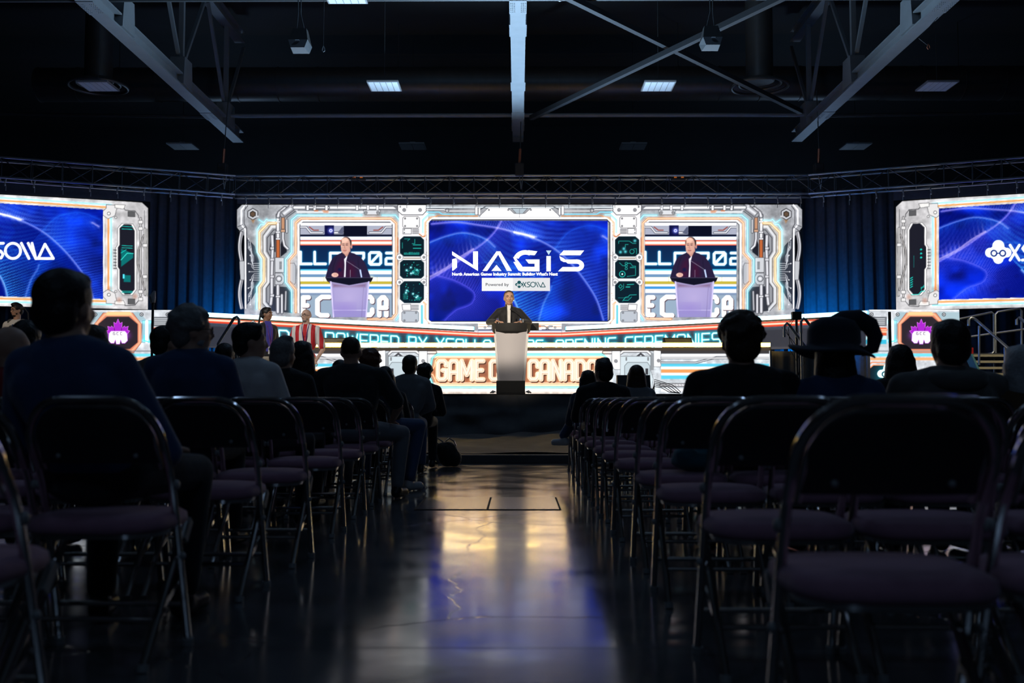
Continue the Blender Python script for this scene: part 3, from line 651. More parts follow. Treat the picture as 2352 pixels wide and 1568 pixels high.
FR = Cv(-420, 425, 2790, 775, 1.2)       # everything on the three tall displays
def Z2(x, y): return (520 + x/4.6125, 440 + y/4.6125)
def z2(*p): return [Z2(*q) for q in p]
def centre_half(cv):
    G = lambda v: (v, v, v+4)
    cv.poly(z2((165,138),(112,190),(112,378),(150,425),(190,470),(190,1240),(190,1600),(3200,1600),(3200,138)), (176,178,184))
    sl, X, Y = cv.reg(545, 470, 1193, 760)
    nz = noise(X.shape[0], X.shape[1], 26, 5, 3); n3 = noise(X.shape[0], X.shape[1], 9, 3, 4)
    base = cv.a[sl]; lum = base.mean(-1) > .3
    cv.a[sl] = np.where(lum[..., None], base*(0.66 + .52*nz[..., None] + .22*(n3[..., None]-.5)), base)
    # cables hugging the outer edge
    for (a, b) in ((430, 740), (930, 1235)):
        pts = z2(*[(150 + (-22 if True else 0)*math.sin((y-a)/(b-a)*math.pi) + 6, y) for y in np.linspace(a, b, 14)])
        cv.tube(pts, 5.5, (215,215,220), (80,80,88)); cv.tube([(p[0]+4, p[1]) for p in pts], 3, (190,190,196), (80,80,88))
    cv.poly(z2((135,735),(190,735),(190,935),(150,935)), (185,187,192), edge=(60,60,66))
    # corner ridge
    cv.line(z2((205,140),(158,195),(158,352),(200,400),(205,1235)), 3.0, (238,238,245)); cv.line(z2((225,150),(188,200),(188,340),(215,385),(215,1235)), 1.4, (50,50,56)); cv.line(z2((120,372),(170,350)), 1.2, (60,60,66)); cv.line(z2((130,425),(200,375)), 1.2, (60,60,66))
    # hex nut
    hx = lambda r: z2(*[(280 + r*math.sin(a*math.pi/3), 238 + r*math.cos(a*math.pi/3)) for a in range(6)])
    cv.poly(hx(66), (50,50,55)); cv.poly(hx(57), (190,192,198)); cv.poly(hx(36), (40,36,34)); cv.poly(hx(26), (96,76,60)); cv.line(z2((300,270),(335,262)), 4, (190,192,198))
    cv.poly(z2((265,300),(300,300),(284,335)), (170,110,50), .7, 2)
    # circuit panel
    cp = z2((213,485),(300,580),(330,690),(345,740),(345,950),(310,1060),(270,1130),(213,1200)); cv.poly(cp, (52,56,66), edge=(30,30,36))
    rg = np.random.RandomState(11)
    for k in range(9):
        yy = 760 + k*22; x2 = 232 + (k % 3)*10; off = (k-4)*52
        cv.line(z2((345, yy), (300 - abs(k-4)*6, yy), (270, yy + off*.55), (268 - 8*abs(k-4)/2, yy + off*1.1), (x2, yy + off*1.25)), 1.3, (205,208,215)); cv.circ(*Z2(x2, yy+off*1.25), 1.5, (225,225,230))
    for k in range(4): cv.line(z2((232+k*9, 520+k*25), (232+k*9, 600+k*10), (262+k*9, 640+k*15), (262+k*9, 740)), 1.1, (190,195,204)); cv.line(z2((232+k*9, 1160-k*25), (232+k*9, 1090-k*10), (262+k*9, 1050-k*15), (262+k*9, 960)), 1.1, (190,195,204))
    # recess with pipes
    rec = z2((530,365),(478,365),(400,470),(400,640),(440,705),(440,955),(395,1020),(395,1180),(470,1262),(700,1290),(700,1240),(690,1040),(620,955),(620,720),(690,640),(690,320),(640,250),(545,240))
    cv.poly(rec, (150,152,158)); cv.line(z2((530,372),(482,372),(405,475),(405,640),(445,705),(445,955),(400,1020),(400,1175),(470,1262)), 5.5, (205,207,212)); cv.line(z2((530,352),(470,352),(388,462),(388,645),(428,710),(428,955),(380,1018),(380,1180),(455,1262)), 1.1, (50,50,56))
    cv.line(z2((530,405),(500,405),(432,490),(432,630),(468,690),(468,960),(425,1020),(425,1165),(500,1255)), 1.3, (40,40,46))
    cv.poly(z2((520,430),(470,500),(455,620),(520,640)), (38,38,46)); cv.poly(z2((640,640),(575,690),(575,560),(600,480),(640,600)), (30,30,38)); cv.poly(z2((505,1000),(640,1010),(690,1080),(690,1285),(470,1262)), (52,54,62))
    cv.tube(z2((485,470),(490,600),(485,720),(480,900),(480,1100),(470,1190)), 8, (222,222,228), (90,90,98)); 
    for y in (600, 720, 900, 1100): cv.rect(*Z2(464, y-14), *Z2(506, y+14), (200,200,206), edge=(50,50,56))
    cv.tube(z2((640,300),(640,430)), 5, (210,210,214), (90,90,98)); cv.tube(z2((600,245),(600,400)), 7, (215,165,130), (120,70,45)); cv.tube(z2((600,410),(600,500),(615,570),(650,605)), 6, (225,225,230), (90,90,98))
    cv.rect(*Z2(578,400), *Z2(622,428), (205,160,130), edge=(60,50,46))
    cv.tube(z2((545,250),(547,510)), 8.5, (232,232,236), (100,100,108)); cv.tube(z2((547,510),(547,700)), 8.5, (205,110,60), (100,50,25)); cv.tube(z2((545,985),(545,1275)), 8.5, (220,220,226), (90,90,98)); cv.tube(z2((588,1095),(588,1280)), 6.5, (220,220,226), (90,90,98)); cv.tube(z2((630,1060),(625,1250)), 5, (190,190,196), (80,80,88))
    for y in (320, 430, 500, 1110): cv.rect(*Z2(522, y-10), *Z2(570, y+10), (215,215,220), edge=(50,50,56))
    cv.poly(z2((515,698),(610,698),(610,855),(515,855)), (196,198,203), edge=(45,45,50)); 
    for y in range(745, 820, 12): cv.line(z2((563,y),(585,y)), 1.2, (50,50,56))
    cv.poly(z2((515,862),(590,862),(612,900),(612,950),(590,985),(515,985)), (186,188,194), edge=(45,45,50)); cv.ring(*Z2(557,922), 6.5, 1.4, (60,60,66)); cv.circ(*Z2(557,922), 3.3, (215,215,220))
    # elbow at the top
    cv.tube(z2((548,260),(560,225),(620,175)), 9, (225,225,230), (90,90,98)); cv.tube(z2((600,240),(700,165)), 15, (215,217,222), (100,100,108)); cv.line(z2((640,275),(740,200)), 1.4, (50,50,56)); cv.line(z2((680,150),(745,195)), 5, (200,200,206)); cv.line(z2((575,215),(620,270)), 3, (120,122,128))
    # top pipe run
    cv.line(z2((750,215),(1460,215)), 2.6, (235,236,240)); cv.tube(z2((720,168),(1815,172)), 8.5, (240,241,245), (105,107,114)); cv.tube(z2((850,168),(1080,170)), 6, (225,225,230), (80,80,86))
    for x in (860, 935, 1060, 1385, 1500, 1600): cv.rect(*Z2(x-14, 145), *Z2(x+14, 198), (222,222,228), edge=(55,55,60))
    cv.poly(z2((930,196),(975,196),(970,210),(930,210)), (205,110,60), .9, 1); cv.poly(z2((1010,195),(1085,200),(1080,228),(1030,225)), (222,150,110), .8, 1.5)
    cv.poly(z2((1450,195),(1635,195),(1620,245),(1465,245)), (205,207,212), edge=(45,45,50)); cv.bolt(*Z2(1478,222), 3.6); cv.bolt(*Z2(1605,222), 3.6)
    cv.poly(z2((1810,150),(1750,145),(1815,195)), (120,120,126))
    # frame plates around the window
    cv.poly(z2((665,760),(720,755),(735,790),(735,960),(720,985),(665,940)), (178,182,190), edge=(60,62,70))
    # neon outlines
    cy, og, yl = (80, 212, 245), (250, 145, 55), (255, 195, 90)
    cv.neon(z2((525,303),(440,303),(425,292),(395,328),(345,298)), 2.6, cy); cv.neon(z2((400,345),(362,348),(325,405),(325,640),(368,705),(368,945),(320,1010),(320,1240)), 3.6, cy, core=(225,250,255))
    cv.neon(z2((525,333),(445,336),(350,430),(350,640),(398,708),(398,945),(350,1015),(350,1240)), 4.2, yl, core=(255,250,225))
    cv.neon(z2((1430,250),(750,250),(690,300),(690,640),(625,720),(625,958),(690,1042),(690,1275)), 3.8, cy, core=(225,250,255))
    cv.neon(z2((1650,250),(1790,250),(1840,310),(1840,470)), 3.2, cy, core=(235,252,255))
    cv.neon(z2((735,1275),(735,1040),(665,958),(665,728),(735,650),(735,330),(790,284),(1745,284),(1800,335),(1800,1290),(1755,1345),(1500,1350)), 3.8, og, core=(255,246,228))
    cv.poly(z2((1810,480),(1822,490),(1822,640),(1808,640)), (205,100,50), .7, 2); cv.poly(z2((870,294),(990,294),(930,315)), (220,130,70), .6, 2)
    cv.line(z2((765,1275),(765,350),(805,310),(1735,310),(1772,345),(1772,1290)), 4.2, (228,230,234)); cv.line(z2((780,1275),(780,350),(812,322),(1732,322),(1757,350),(1757,1300),(1730,1335)), 1.6, (60,62,68))
    cv.neon(z2((1840,1150),(1840,1290),(1800,1360)), 3.2, cy, core=(235,252,255)); 
    # pillar
    cv.rect(*Z2(1826,150), *Z2(2138,1600), (222,220,222), .6)
    cv.poly(z2((1815,140),(2118,140),(2118,205),(2080,245),(1862,245),(1815,205)), (226,226,228), edge=(40,40,45), ew=1.2); cv.bolt(*Z2(1884,194), 4); cv.bolt(*Z2(2052,194), 4); cv.bolt(*Z2(1842,160), 1.8)
    cv.poly(z2((1885,262),(2030,262),(2045,280),(2045,368),(2030,385),(1885,385),(1868,368),(1868,280)), (228,226,226), edge=(55,55,60)); [cv.bolt(*Z2(x, y), 2.2) for x in (1893,2020) for y in (284,364)]
    cv.poly(z2((1870,390),(1960,390),(1960,448),(1870,448)), (222,222,224), edge=(50,50,55)); [cv.circ(*Z2(1885, y), 1.3, (60,60,66)) for y in (404,434)]
    for y in (398, 413, 428, 443): cv.line(z2((1972,y),(2038,y)), 1.3, (70,72,78))
    cv.neon(z2((2082,430),(2082,300),(2140,245),(2200,245)), 2.8, cy, core=(235,252,255)); cv.neon(z2((2095,475),(2108,460),(2108,330),(2160,280),(2215,268)), 3, og, core=(255,246,228)); cv.line(z2((2045,450),(2080,478),(2100,470)), 2.2, (205,120,70))
    for y in (695, 960): 
        for x in (1836, 2092): cv.poly([(Z2(x,y)[0]+8*math.cos(a), Z2(x,y)[1]+8*math.sin(a)) for a in np.arange(0, 6.28, math.pi/4)], (226,226,228), edge=(90,90,96)); cv.bolt(*Z2(x, y), 3)
    cv.line(z2((2118,640),(2118,1000)), 1.2, (70,70,76)); cv.line(z2((1880,705),(2050,705)), 2, (150,130,110))
    for (a, b, c) in ((475, 685, 35), (725, 918, 28), (950, 1178, 40)):
        o = z2((1845+c,a),(2090-c,a),(2092,a+c),(2092,b-c),(2090-c,b),(1845+c,b),(1840,b-c),(1840,a+c)); cv.poly(o, (5,30,38), edge=(235,238,240), ew=2.4); cv.poly(o, (5,26,34), edge=(35,60,68), ew=1.0)
    cv.poly(z2((1860,1195),(1952,1190),(1956,1255),(1868,1255)), (222,222,224), edge=(50,50,55)); 
    for y in (1203, 1218, 1233, 1248): cv.line(z2((1962,y),(2036,y)), 1.3, (70,72,78))
    cv.poly(z2((1875,1264),(2020,1264),(2036,1282),(2036,1365),(2020,1382),(1875,1382),(1858,1365),(1858,1282)), (182,188,196), edge=(55,55,60)); [cv.bolt(*Z2(x, y), 2.2) for x in (1886,2010) for y in (1282,1364)]
    cv.neon(z2((2072,1400),(2072,1210)), 3.6, (30,200,215), core=(150,240,245)); cv.neon(z2((2150,1385),(2108,1340),(2108,1190),(2090,1172)), 3, og, core=(255,246,228))
    cv.line(z2((2135,1000),(2135,640)), 1.0, (120,120,126))
    # top strip of the middle part
    T = lambda x, y: (900 + x/4.055, 440 + y/4.055)
    t3 = lambda *p: [T(*q) for q in p]
    cv.tube(t3((325,145),(1190,145)), 3, (250,250,252), (120,150,170), (60,70,80)); cv.tube(t3((325,168),(485,168),(510,180),(770,180)), 3.4, (245,246,250), (120,120,126)); cv.line(t3((325,190),(440,190),(470,210),(770,210)), 2.2, (120,220,250)); cv.line(t3((410,232),(430,222),(800,228)), 1.8, (230,150,80))
    cv.ring(*T(515,172), 4, 1.3, (70,70,76)); 
    cv.poly(t3((775,135),(800,135),(800,215),(775,215)), (235,235,238), edge=(60,60,66)); cv.poly(t3((806,150),(826,150),(826,218),(806,218)), (225,225,228), edge=(60,60,66))
    cv.line(t3((826,165),(880,135),(1190,135)), 1.6, (60,60,66)); cv.poly(t3((820,225),(900,150),(1080,150),(1140,205),(1190,205),(1190,238),(820,238)), (238,238,240), edge=(70,70,76)); cv.bolt(*T(904,170), 2.2); cv.bolt(*T(1084,170), 2.2)
    cv.poly(t3((1115,155),(1190,155),(1190,205),(1160,205)), (172,186,196), edge=(70,70,76))
    cv.line(t3((1190,248),(385,248),(335,285),(335,1195),(360,1218),(1190,1218)), 4.6, (240,240,243)); cv.line(t3((1190,262),(375,262),(348,290),(348,1190),(370,1206),(1190,1206)), 2.2, (25,25,35)); cv.line(t3((320,400),(320,560)), 1, (120,120,126))
    for k in range(30): x, y = rg.uniform(320, 335), rg.uniform(300, 1180); cv.circ(*T(x, y), rg.uniform(.4, 1.1), (190,120,80), .6)
centre_half(FR)
cx = 1193.5; i0 = int(round((cx - FR.x0)*FR.S)); wdt = int((1193.5-540)*FR.S); FR.a[:, i0:i0+wdt] = FR.a[:, i0-wdt:i0][:, ::-1]
# octagonal read-outs
def octa(x0, y0, w, h, seed, kind):
    rg = np.random.RandomState(seed); g = (40, 205, 190); X = lambda u: x0+u*w; Y = lambda v: y0+v*h
    if kind == 0:
        FR.line([(X(.15),Y(.1)),(X(.4),Y(.1)),(X(.3),Y(.2))], 1, g); FR.line([(X(.62),Y(.12)),(X(.62),Y(.35)),(X(.5),Y(.35))], 1, g); FR.line([(X(.06),Y(.3)),(X(.06),Y(.6))], 1, g)
        for v in (.42, .6): FR.line([(X(.55),Y(v)),(X(.9),Y(v))], 1.6, g)
        for u in np.arange(.15, .85, .035): FR.line([(X(u),Y(.8+.06*rg.rand())),(X(u),Y(.93))], 1, g, .9)
    if kind in (1, 2):
        for k in range(22): FR.circ(X(rg.uniform(.1,.9)), Y(rg.uniform(.1,.9)), rg.choice([.6,.8,1.1]), g)
        for k in range(5): a, b = rg.uniform(.2,.8), rg.uniform(.2,.8); FR.glow([(X(a),Y(b)),(X(a)+.1,Y(b))], 3, (90,230,240), .9); FR.circ(X(a), Y(b), 1.4, (200,255,255))
        if kind == 1: FR.ring(X(.68),Y(.65),6.5,1,g); FR.ring(X(.68),Y(.65),3.5,1,g)
        else:
            for i in range(5): FR.line([(X(.1),Y(.6+i*.06)),(X(.3),Y(.6+i*.06))], .9, g, .8)
            for i in range(3): FR.line([(X(.65+i*.08),Y(.9)),(X(.8+i*.06),Y(.75))], 1, g)
    if kind == 3:
        FR.line([(X(.12),Y(.35)),(X(.12),Y(.22)),(X(.6),Y(.22)),(X(.75),Y(.34)),(X(.9),Y(.34))], 1, g); FR.ring(X(.72),Y(.77),5,1.1,g); FR.line([(X(.42),Y(.55)),(X(.42),Y(.4)),(X(.55),Y(.4))], 1, g)
        for a, b in ((.85,.2),(.35,.62),(.42,.78),(.2,.8)): FR.glow([(X(a),Y(b)),(X(a)+.1,Y(b))], 3.4, (90,230,240), .9)
        FR.line([(X(.8),Y(.62)),(X(.92),Y(.62)),(X(.92),Y(.9))], 1, g)
    if kind == 4:
        FR.ring(X(.28),Y(.78),6.5,1.6,g); FR.circ(X(.28),Y(.78),2,(210,255,255)); [FR.ring(X(.46),Y(v),2.6,1,g) for v in (.16,.3,.46)]
        FR.line([(X(.15),Y(.12)),(X(.3),Y(.3)),(X(.42),Y(.3))], 1, g); FR.line([(X(.5),Y(.16)),(X(.65),Y(.16)),(X(.75),Y(.32)),(X(.88),Y(.32)),(X(.88),Y(.85)),(X(.5),Y(.92))], 1, g); FR.rect(X(.62),Y(.36),X(.86),Y(.44), g, .4)
    if kind == 5:
        FR.line([(X(.12),Y(.22)),(X(.2),Y(.12)),(X(.28),Y(.22)),(X(.2),Y(.32)),(X(.12),Y(.22))], 1, g); FR.line([(X(.34),Y(.1)),(X(.34),Y(.3)),(X(.2),Y(.42))], 1, g); FR.line([(X(.5),Y(.14)),(X(.8),Y(.12))], 1.5, g); FR.line([(X(.45),Y(.25)),(X(.62),Y(.25))], 2, g)
        FR.line([(X(.3),Y(.93)),(X(.42),Y(.75)),(X(.55),Y(.72)),(X(.62),Y(.64)),(X(.92),Y(.63))], 1.2, g); FR.line([(X(.1),Y(.78)),(X(.6),Y(.78))], .9, g, .7); FR.line([(X(.35),Y(.9)),(X(.55),Y(.9)),(X(.7),Y(.74))], 1, g)
for (a, b, k) in ((475,685,0),(725,918,1),(950,1178,2)):
    x0, y0 = Z2(1850, a+5); x1, y1 = Z2(2085, b-5); octa(x0, y0, x1-x0, y1-y0, k+3, k)
    octa(2387-x1, y0, x1-x0, y1-y0, k+9, k+3)
# middle picture
wave_bg(FR, 986.5, 506.5, 1396, 736.5)
# presenter video windows
def video(cv):
    x0, y0 = Z2(784, 330); x1, y1 = Z2(1752, 1328)
    cv.rect(x0, y0, x1, y1, (20, 40, 90)); R = lambda ya, yb, col, al=1, **k: cv.rect(x0, Z2(0, ya)[1], x1, Z2(0, yb)[1], col, al, **k)
    R(330, 362, (232,232,238)); R(362, 455, (168,172,190)); R(455, 475, (14,18,40)); R(475, 512, (205,225,250)); R(480, 500, (252,252,255)); R(512, 570, (225,70,50)); R(524, 560, (255,190,160), soft=2); R(532, 552, (255,240,232), soft=2)
    R(570, 820, (10,34,72), grad=(6,48,92)); R(820, 850, (70,190,230)); R(835, 878, (232,246,255), soft=1.5); R(880, 905, (110,150,190)); R(905, 950, (255,250,225)); R(950, 980, (200,180,60)); R(980, 1005, (232,240,250)); R(1005, 1030, (60,150,220)); R(1030, 1075, (238,246,255), soft=1.2); R(1075, 1095, (130,150,180)); R(1095, 1328, (150,170,190))
    for a in (0, 1):
        f = (lambda x: x) if not a else (lambda x: 2536 - x + 0)
        cv.tube(z2((f(785),375),(f(845),375),(f(895),435),(f(1020),435)), 4, (235,236,242), (90,92,110)); cv.line(z2((f(880),375),(f(925),408),(f(975),408)), 2.5, (150,70,60))
    cv.tube(z2((1140,435),(1240,435)), 5, (235,236,242), (90,92,110)); cv.poly(z2((1180,435),(1225,375),(1240,375),(1240,455)), (90,95,120))
    cv.rect(*Z2(1040,357), *Z2(1140,470), (8,10,60)); cv.glow(z2((1106,413),(1107,413)), 6, (120,130,255), 1); cv.ring(*Z2(1106,413), 3, 1.6, (220,225,255)); cv.rect(*Z2(1242,362), *Z2(1490,475), (6,8,28))
    for s_ in range(5): cv.line(z2((784, 905+s_*0),(784,950)), .6, (200,200,160))
    for xx in (1033, 1597): cv.line(z2((xx,908),(xx,950)), .8, (150,150,90))
    W_ = (212, 232, 250); gl = (0, 150, 215); P = lambda pts, cl=False: (cv.glow(z2(*pts), 4, gl, .95), cv.line(z2(*pts), 6.6, W_))
    P([(786,640),(786,765),(900,765)]); P([(935,640),(935,765),(1050,765)]); P([(1100,770),(1100,650),(1220,650)]); P([(1330,650),(1455,650),(1455,700),(1400,765)])
    P([(1530,645),(1620,645),(1635,660),(1635,755),(1620,770),(1530,770),(1515,755),(1515,660),(1530,645)]); P([(1535,750),(1615,665)]); P([(1695,650),(1750,650)]); P([(1750,705),(1700,705),(1690,715),(1690,768),(1750,768)])
    B = lambda pts: (cv.line([(q[0]+1.5, q[1]+1.5) for q in z2(*pts)], 11.5, (90,70,80)), cv.line(z2(*pts), 10.5, (255,252,248)), cv.line(z2(*pts), 6, (240,238,240)))
    B([(870,1120),(815,1120),(815,1305),(870,1305)]); B([(815,1205),(858,1205)]); B([(1090,1115),(1010,1115),(965,1150),(965,1290),(1000,1310),(1070,1310)]); 
    B([(1490,1115),(1525,1115),(1545,1140),(1545,1165)]); B([(1545,1250),(1545,1280),(1525,1305),(1485,1305)]); B([(1620,1310),(1620,1150),(1650,1120),(1670,1120),(1695,1150),(1695,1310)]); B([(1620,1230),(1695,1230)]);
    # the speaker
    cv.glow(z2((1060,915),(1540,915)), 5, (255,240,80), .8)
    J = z2((1048,915),(1062,860),(1085,785),(1120,710),(1165,672),(1225,645),(1300,640),(1355,655),(1420,690),(1465,750),(1500,830),(1530,915))
    cv.poly(J, (38,27,56)); cv.poly(z2((1190,740),(1240,700),(1245,912),(1140,912),(1165,800)), (66,14,48), .75, 6); cv.poly(z2((1285,740),(1350,760),(1370,820),(1370,912),(1270,912)), (62,14,46), .75, 6)
    cv.line(z2((1130,912),(1130,800),(1165,700)), 1.6, (30,20,44)); cv.line(z2((1440,912),(1400,800),(1395,720)), 1.6, (30,20,44)); cv.poly(z2((1075,815),(1120,905),(1060,912)), (34,26,56), 1, 2)
    cv.poly(z2((1245,672),(1285,672),(1268,740),(1262,905),(1245,905),(1252,780)), (222,220,232)); cv.poly(z2((1222,600),(1312,600),(1315,650),(1270,690),(1228,655)), (205,150,135)); cv.poly(z2((1218,645),(1232,640),(1268,690),(1250,712)), (40,28,52)); cv.poly(z2((1320,640),(1305,635),(1280,690),(1290,715)), (40,28,52))
    cv.elli(*Z2(1268,545), 12.6, 14.5, (58,38,36)); cv.elli(*Z2(1262,566), 11, 17.5, (226,178,158)); cv.elli(*Z2(1290,575), 5, 13, (200,148,132), .5, .5); cv.elli(*Z2(1236,590), 3.5, 8, (240,196,176), .5, .5); cv.elli(*Z2(1258,612), 9.2, 10.5, (216,165,148)); cv.elli(*Z2(1325,580), 2.2, 5, (205,140,130)); cv.elli(*Z2(1252,512), 8.5, 5, (236,190,170), .9, .2)
    cv.poly(z2((1308,520),(1324,515),(1322,572),(1314,570)), (62,42,40), .7, 1); cv.poly(z2((1210,530),(1220,515),(1216,570)), (62,42,40), .8, 1)
    for x in (1238, 1276): cv.line(z2((x-11,553),(x+11,551)), 1.4, (110,75,70)); cv.line(z2((x-8,567),(x+8,567)), 1.3, (70,45,50))
    cv.line(z2((1254,560),(1250,598),(1264,600)), 1.1, (180,125,110)); cv.line(z2((1240,622),(1270,622)), 1.7, (165,85,85)); cv.line(z2((1245,634),(1265,634)), 1.2, (190,130,120))
    cv.elli(*Z2(1150,882), 8, 5.2, (232,185,170)); [cv.line(z2((1140+k*13,868),(1146+k*13,892)), 1, (190,135,120)) for k in range(3)]
    cv.elli(*Z2(1200,828), 5, 5, (20,20,60), .7, .3)
    cv.line(z2((1262,728),(1405,820),(1428,905)), .9, (150,150,170)); cv.line(z2((1312,830),(1312,905)), .8, (170,170,190)); cv.line(z2((1418,830),(1432,905)), 3.2, (190,210,255), .8)
    cv.poly(z2((1048,910),(1555,910),(1540,945),(1500,980),(1300,1000),(1110,975),(1065,945)), (14,12,26)); cv.line(z2((1055,912),(1548,912)), 1.2, (70,66,90)); cv.poly(z2((1075,935),(1100,950),(1110,985)), (110,90,150), .8, 1)
    cv.poly(z2((1098,952),(1300,990),(1518,952),(1485,1328),(1125,1328)), (168,158,205), grad=(150,140,200)); cv.poly(z2((1125,975),(1300,1005),(1480,975),(1470,1010),(1135,1010)), (120,84,110), .7, 3)
    cv.line(z2((1106,955),(1135,1328)), 3.2, (205,196,232)); cv.line(z2((1508,955),(1480,1328)), 3.2, (200,192,230)); cv.line(z2((1135,1255),(1475,1255)), 1.3, (205,196,232)); cv.line(z2((1455,985),(1432,1328)), 1.2, (130,118,170))
    cv.elli(*Z2(1300,1120), 32, 24, (186,172,215), .6, .8); cv.elli(*Z2(1250,1230), 25, 12, (150,130,205), .5, .8)
video(FR)
j0, j1 = int((Z2(0,328)[1]-425)*FR.S), int((Z2(0,1330)[1]-425)*FR.S); a0, a1 = int((Z2(782,0)[0]+420)*FR.S), int((Z2(1754,0)[0]+420)*FR.S); sh = int(round(791.5*FR.S))
FR.a[j0:j1, a0+sh:a1+sh] = FR.a[j0:j1, a0:a1]

# side displays: drawn flat for the left one and mirrored in layout for the right one
def side(cv, X, Y, txt_side):
    """X(u), Y(u,v): u px from the inner edge outwards (0..640), v 0..246 down"""
    P = lambda *p: [(X(u), Y(u, v)) for u, v in p]
    o = P((0,12),(14,0),(640,0),(640,246),(0,246)); cv.poly(o, (196,194,196))
    sl, XX, YY = cv.reg(*cv.bb(o, 1)); nz = noise(XX.shape[0], XX.shape[1], 20, 5, 8); cv.a[sl] *= (.8 + .4*nz)[..., None]
    for x_ in (2, 5): cv.line(P((x_,60),(x_,215)), 1, (90,92,80))
    cv.line(P((8,18),(8,60)), 1, (70,70,74)); cv.tube(P((17,36),(17,215)), 4, (214,212,212), (110,108,108)); cv.tube(P((7,60),(7,212)), 4, (220,218,216), (110,108,108)); cv.tube(P((10,75),(22,110),(24,140),(14,175),(8,200)), 3, (196,192,190), (90,88,88))
    for (u, v) in ((17,45),(17,60),(17,205),(17,222),(7,98),(7,170)): a = P((u-5,v-4),(u+5,v+4)); cv.rect(min(a[0][0],a[1][0]), a[0][1], max(a[0][0],a[1][0]), a[1][1], (216,214,214), edge=(70,70,72))
    cv.line(P((80,12),(58,12),(52,20),(30,20),(22,30),(22,36)), 1.3, (60,60,64)); cv.line(P((22,226),(30,236),(52,238),(60,230),(80,230)), 1.3, (60,60,64))
    for (a, b) in ((30, 22), (30, 222)): q = P((a+0,b),(a+16,b),(a+16,b+12),(a,b+12)); cv.poly(q, (90,90,92), edge=(50,50,52))
    oc = lambda m: P((38-m,52-m*.4),(56+m,52-m*.4),(66+m,62),(66+m,100),(70+m,106),(70+m,150),(66+m,156),(66+m,200),(54+m,212+m*.4),(40-m,212+m*.4),(30-m,200),(30-m,66))
    cv.poly(oc(4), (222,220,220), edge=(70,70,74)); cv.poly(oc(-1), (28,28,38), edge=(60,60,66))
    t = (25, 215, 200)
    if txt_side < 0:
        for v in (57, 63, 101, 106, 205, 208): cv.line(P((36,v),(60,v)), 1.3, t)
        q = P((34,118),(62,108),(62,150),(34,128)); cv.poly(q, (12,110,110), .7); cv.line(P((34,118),(48,118),(62,134)), 1.6, (60,240,220)); cv.line(P((50,110),(62,118)), 1.3, t); cv.poly(P((40,168),(56,168),(56,184),(40,184)), (12,110,110), .8); cv.rect(X(56)-2, Y(56,166), X(56)+2, Y(56,176), (90,230,255))
    else:
        for v in (108, 117, 126): cv.poly(P((57,v),(61,v+3),(57,v+5),(55,v+3)), t)
        cv.line(P((41,124),(41,150)), 1, t, .6); [cv.line(P((33,v+3),(38,v)), 1.8, t) for v in (172,177,182,187,192)]; cv.line(P((36,211),(52,211),(58,204),(66,204)), 1.6, (60,240,225)); [cv.line(P((58+2*k,195),(58+2*k,200-3*k)), 1.5, t) for k in range(4)]
    for v in (112,119,126,133,140,147,154): cv.line(P((73,v),(79,v)), 1.6, (60,58,60))
    # neon rails
    cv.neon(P((85,40),(85,218)), 3, (100,225,250), core=(190,245,255)); cv.neon(P((91,40),(91,218)), 3.2, (250,140,45), core=(255,200,130))
    cv.line(P((102,30),(102,222)), 3, (226,226,228))
    cv.neon(P((84,10),(640,10)), 2.6, (110,225,250), core=(190,245,255)); cv.neon(P((84,16),(640,16)), 3, (250,150,50), core=(255,205,130)); cv.neon(P((84,236),(640,236)), 2.6, (110,225,250), core=(190,245,255)); cv.neon(P((84,229),(640,229)), 3, (250,150,50), core=(255,205,130))
    for (u, v, s_) in ((84,22,1),(84,222,-1)):
        cv.poly(P((u-14,v-12*s_),(u+12,v-12*s_),(u+12,v-4*s_),(u+20,v+4*s_),(u+20,v+12*s_),(u+8,v+20*s_),(u-8,v+12*s_)), (212,210,210), edge=(60,60,64)); cv.circ(X(u+6), Y(u+6, v+8*s_), 4, (60,60,64)); cv.circ(X(u+6), Y(u+6, v+8*s_), 3, (225,223,222)); cv.circ(X(u-10), Y(u-10, v+16*s_), 3, (70,70,74)); cv.circ(X(u-10), Y(u-10, v+16*s_), 2.2, (215,213,212))
        cv.poly(P((u-32,v-14*s_),(u-8,v-14*s_),(u-8,v-6*s_),(u-28,v-4*s_)), (220,218,216), edge=(80,80,84))
    for (u, v) in ((66,225),(88,200),(30,216)): cv.circ(X(u), Y(u,v), 5, (190,90,50), .35, 4)
SR_X = lambda u: 2058 + u
SL_X = lambda u: 340 - u
# top line: left 465 -> 443 over 340 px ; bottom 711 -> 703.5
Ly = lambda u, v: (466 - u*.067) + v/246*((711 - u*.022) - (466 - u*.067))
Ry = lambda u, v: (463 - u*.070) + v/246*((713 - u*.022) - (463 - u*.070))
side(FR, SL_X, Ly, -1); side(FR, SR_X, Ry, 1)
def side_pic(X0, X1, Yf, sgn):
    W2 = 443*.98; H2 = 214; tmp = Cv(0, 0, 420, 233, 1.4); wave_bg(tmp, 0, 0, 420, 233)
    a = np.array([[X0, 0], [X1, 0]]); lo, hi = min(X0, X1), max(X0, X1)
    sl, X, Y = FR.reg(lo, 400, hi, 760)
    u = (X-lo)/(hi-lo); U = np.abs(X - (340 if sgn < 0 else 2058))
    top, bot = Yf(U, 22), Yf(U, 224); v = (Y-top)/(bot-top); ins = (v > 0) & (v < 1)
    ii = np.clip((u*tmp.w).astype(int), 0, tmp.w-1); jj = np.clip((v*tmp.h).astype(int), 0, tmp.h-1)
    FR.blend(sl, ins.astype(float), tmp.a[jj, ii])
side_pic(-202, 235, Ly, -1); side_pic(2157, 2600, Ry, 1)
xsolla(FR, -42, 558.5, 35, (245, 250, 255), 6.2); monkey(FR, -68, 577, 44, (240, 250, 255), (20, 40, 120))
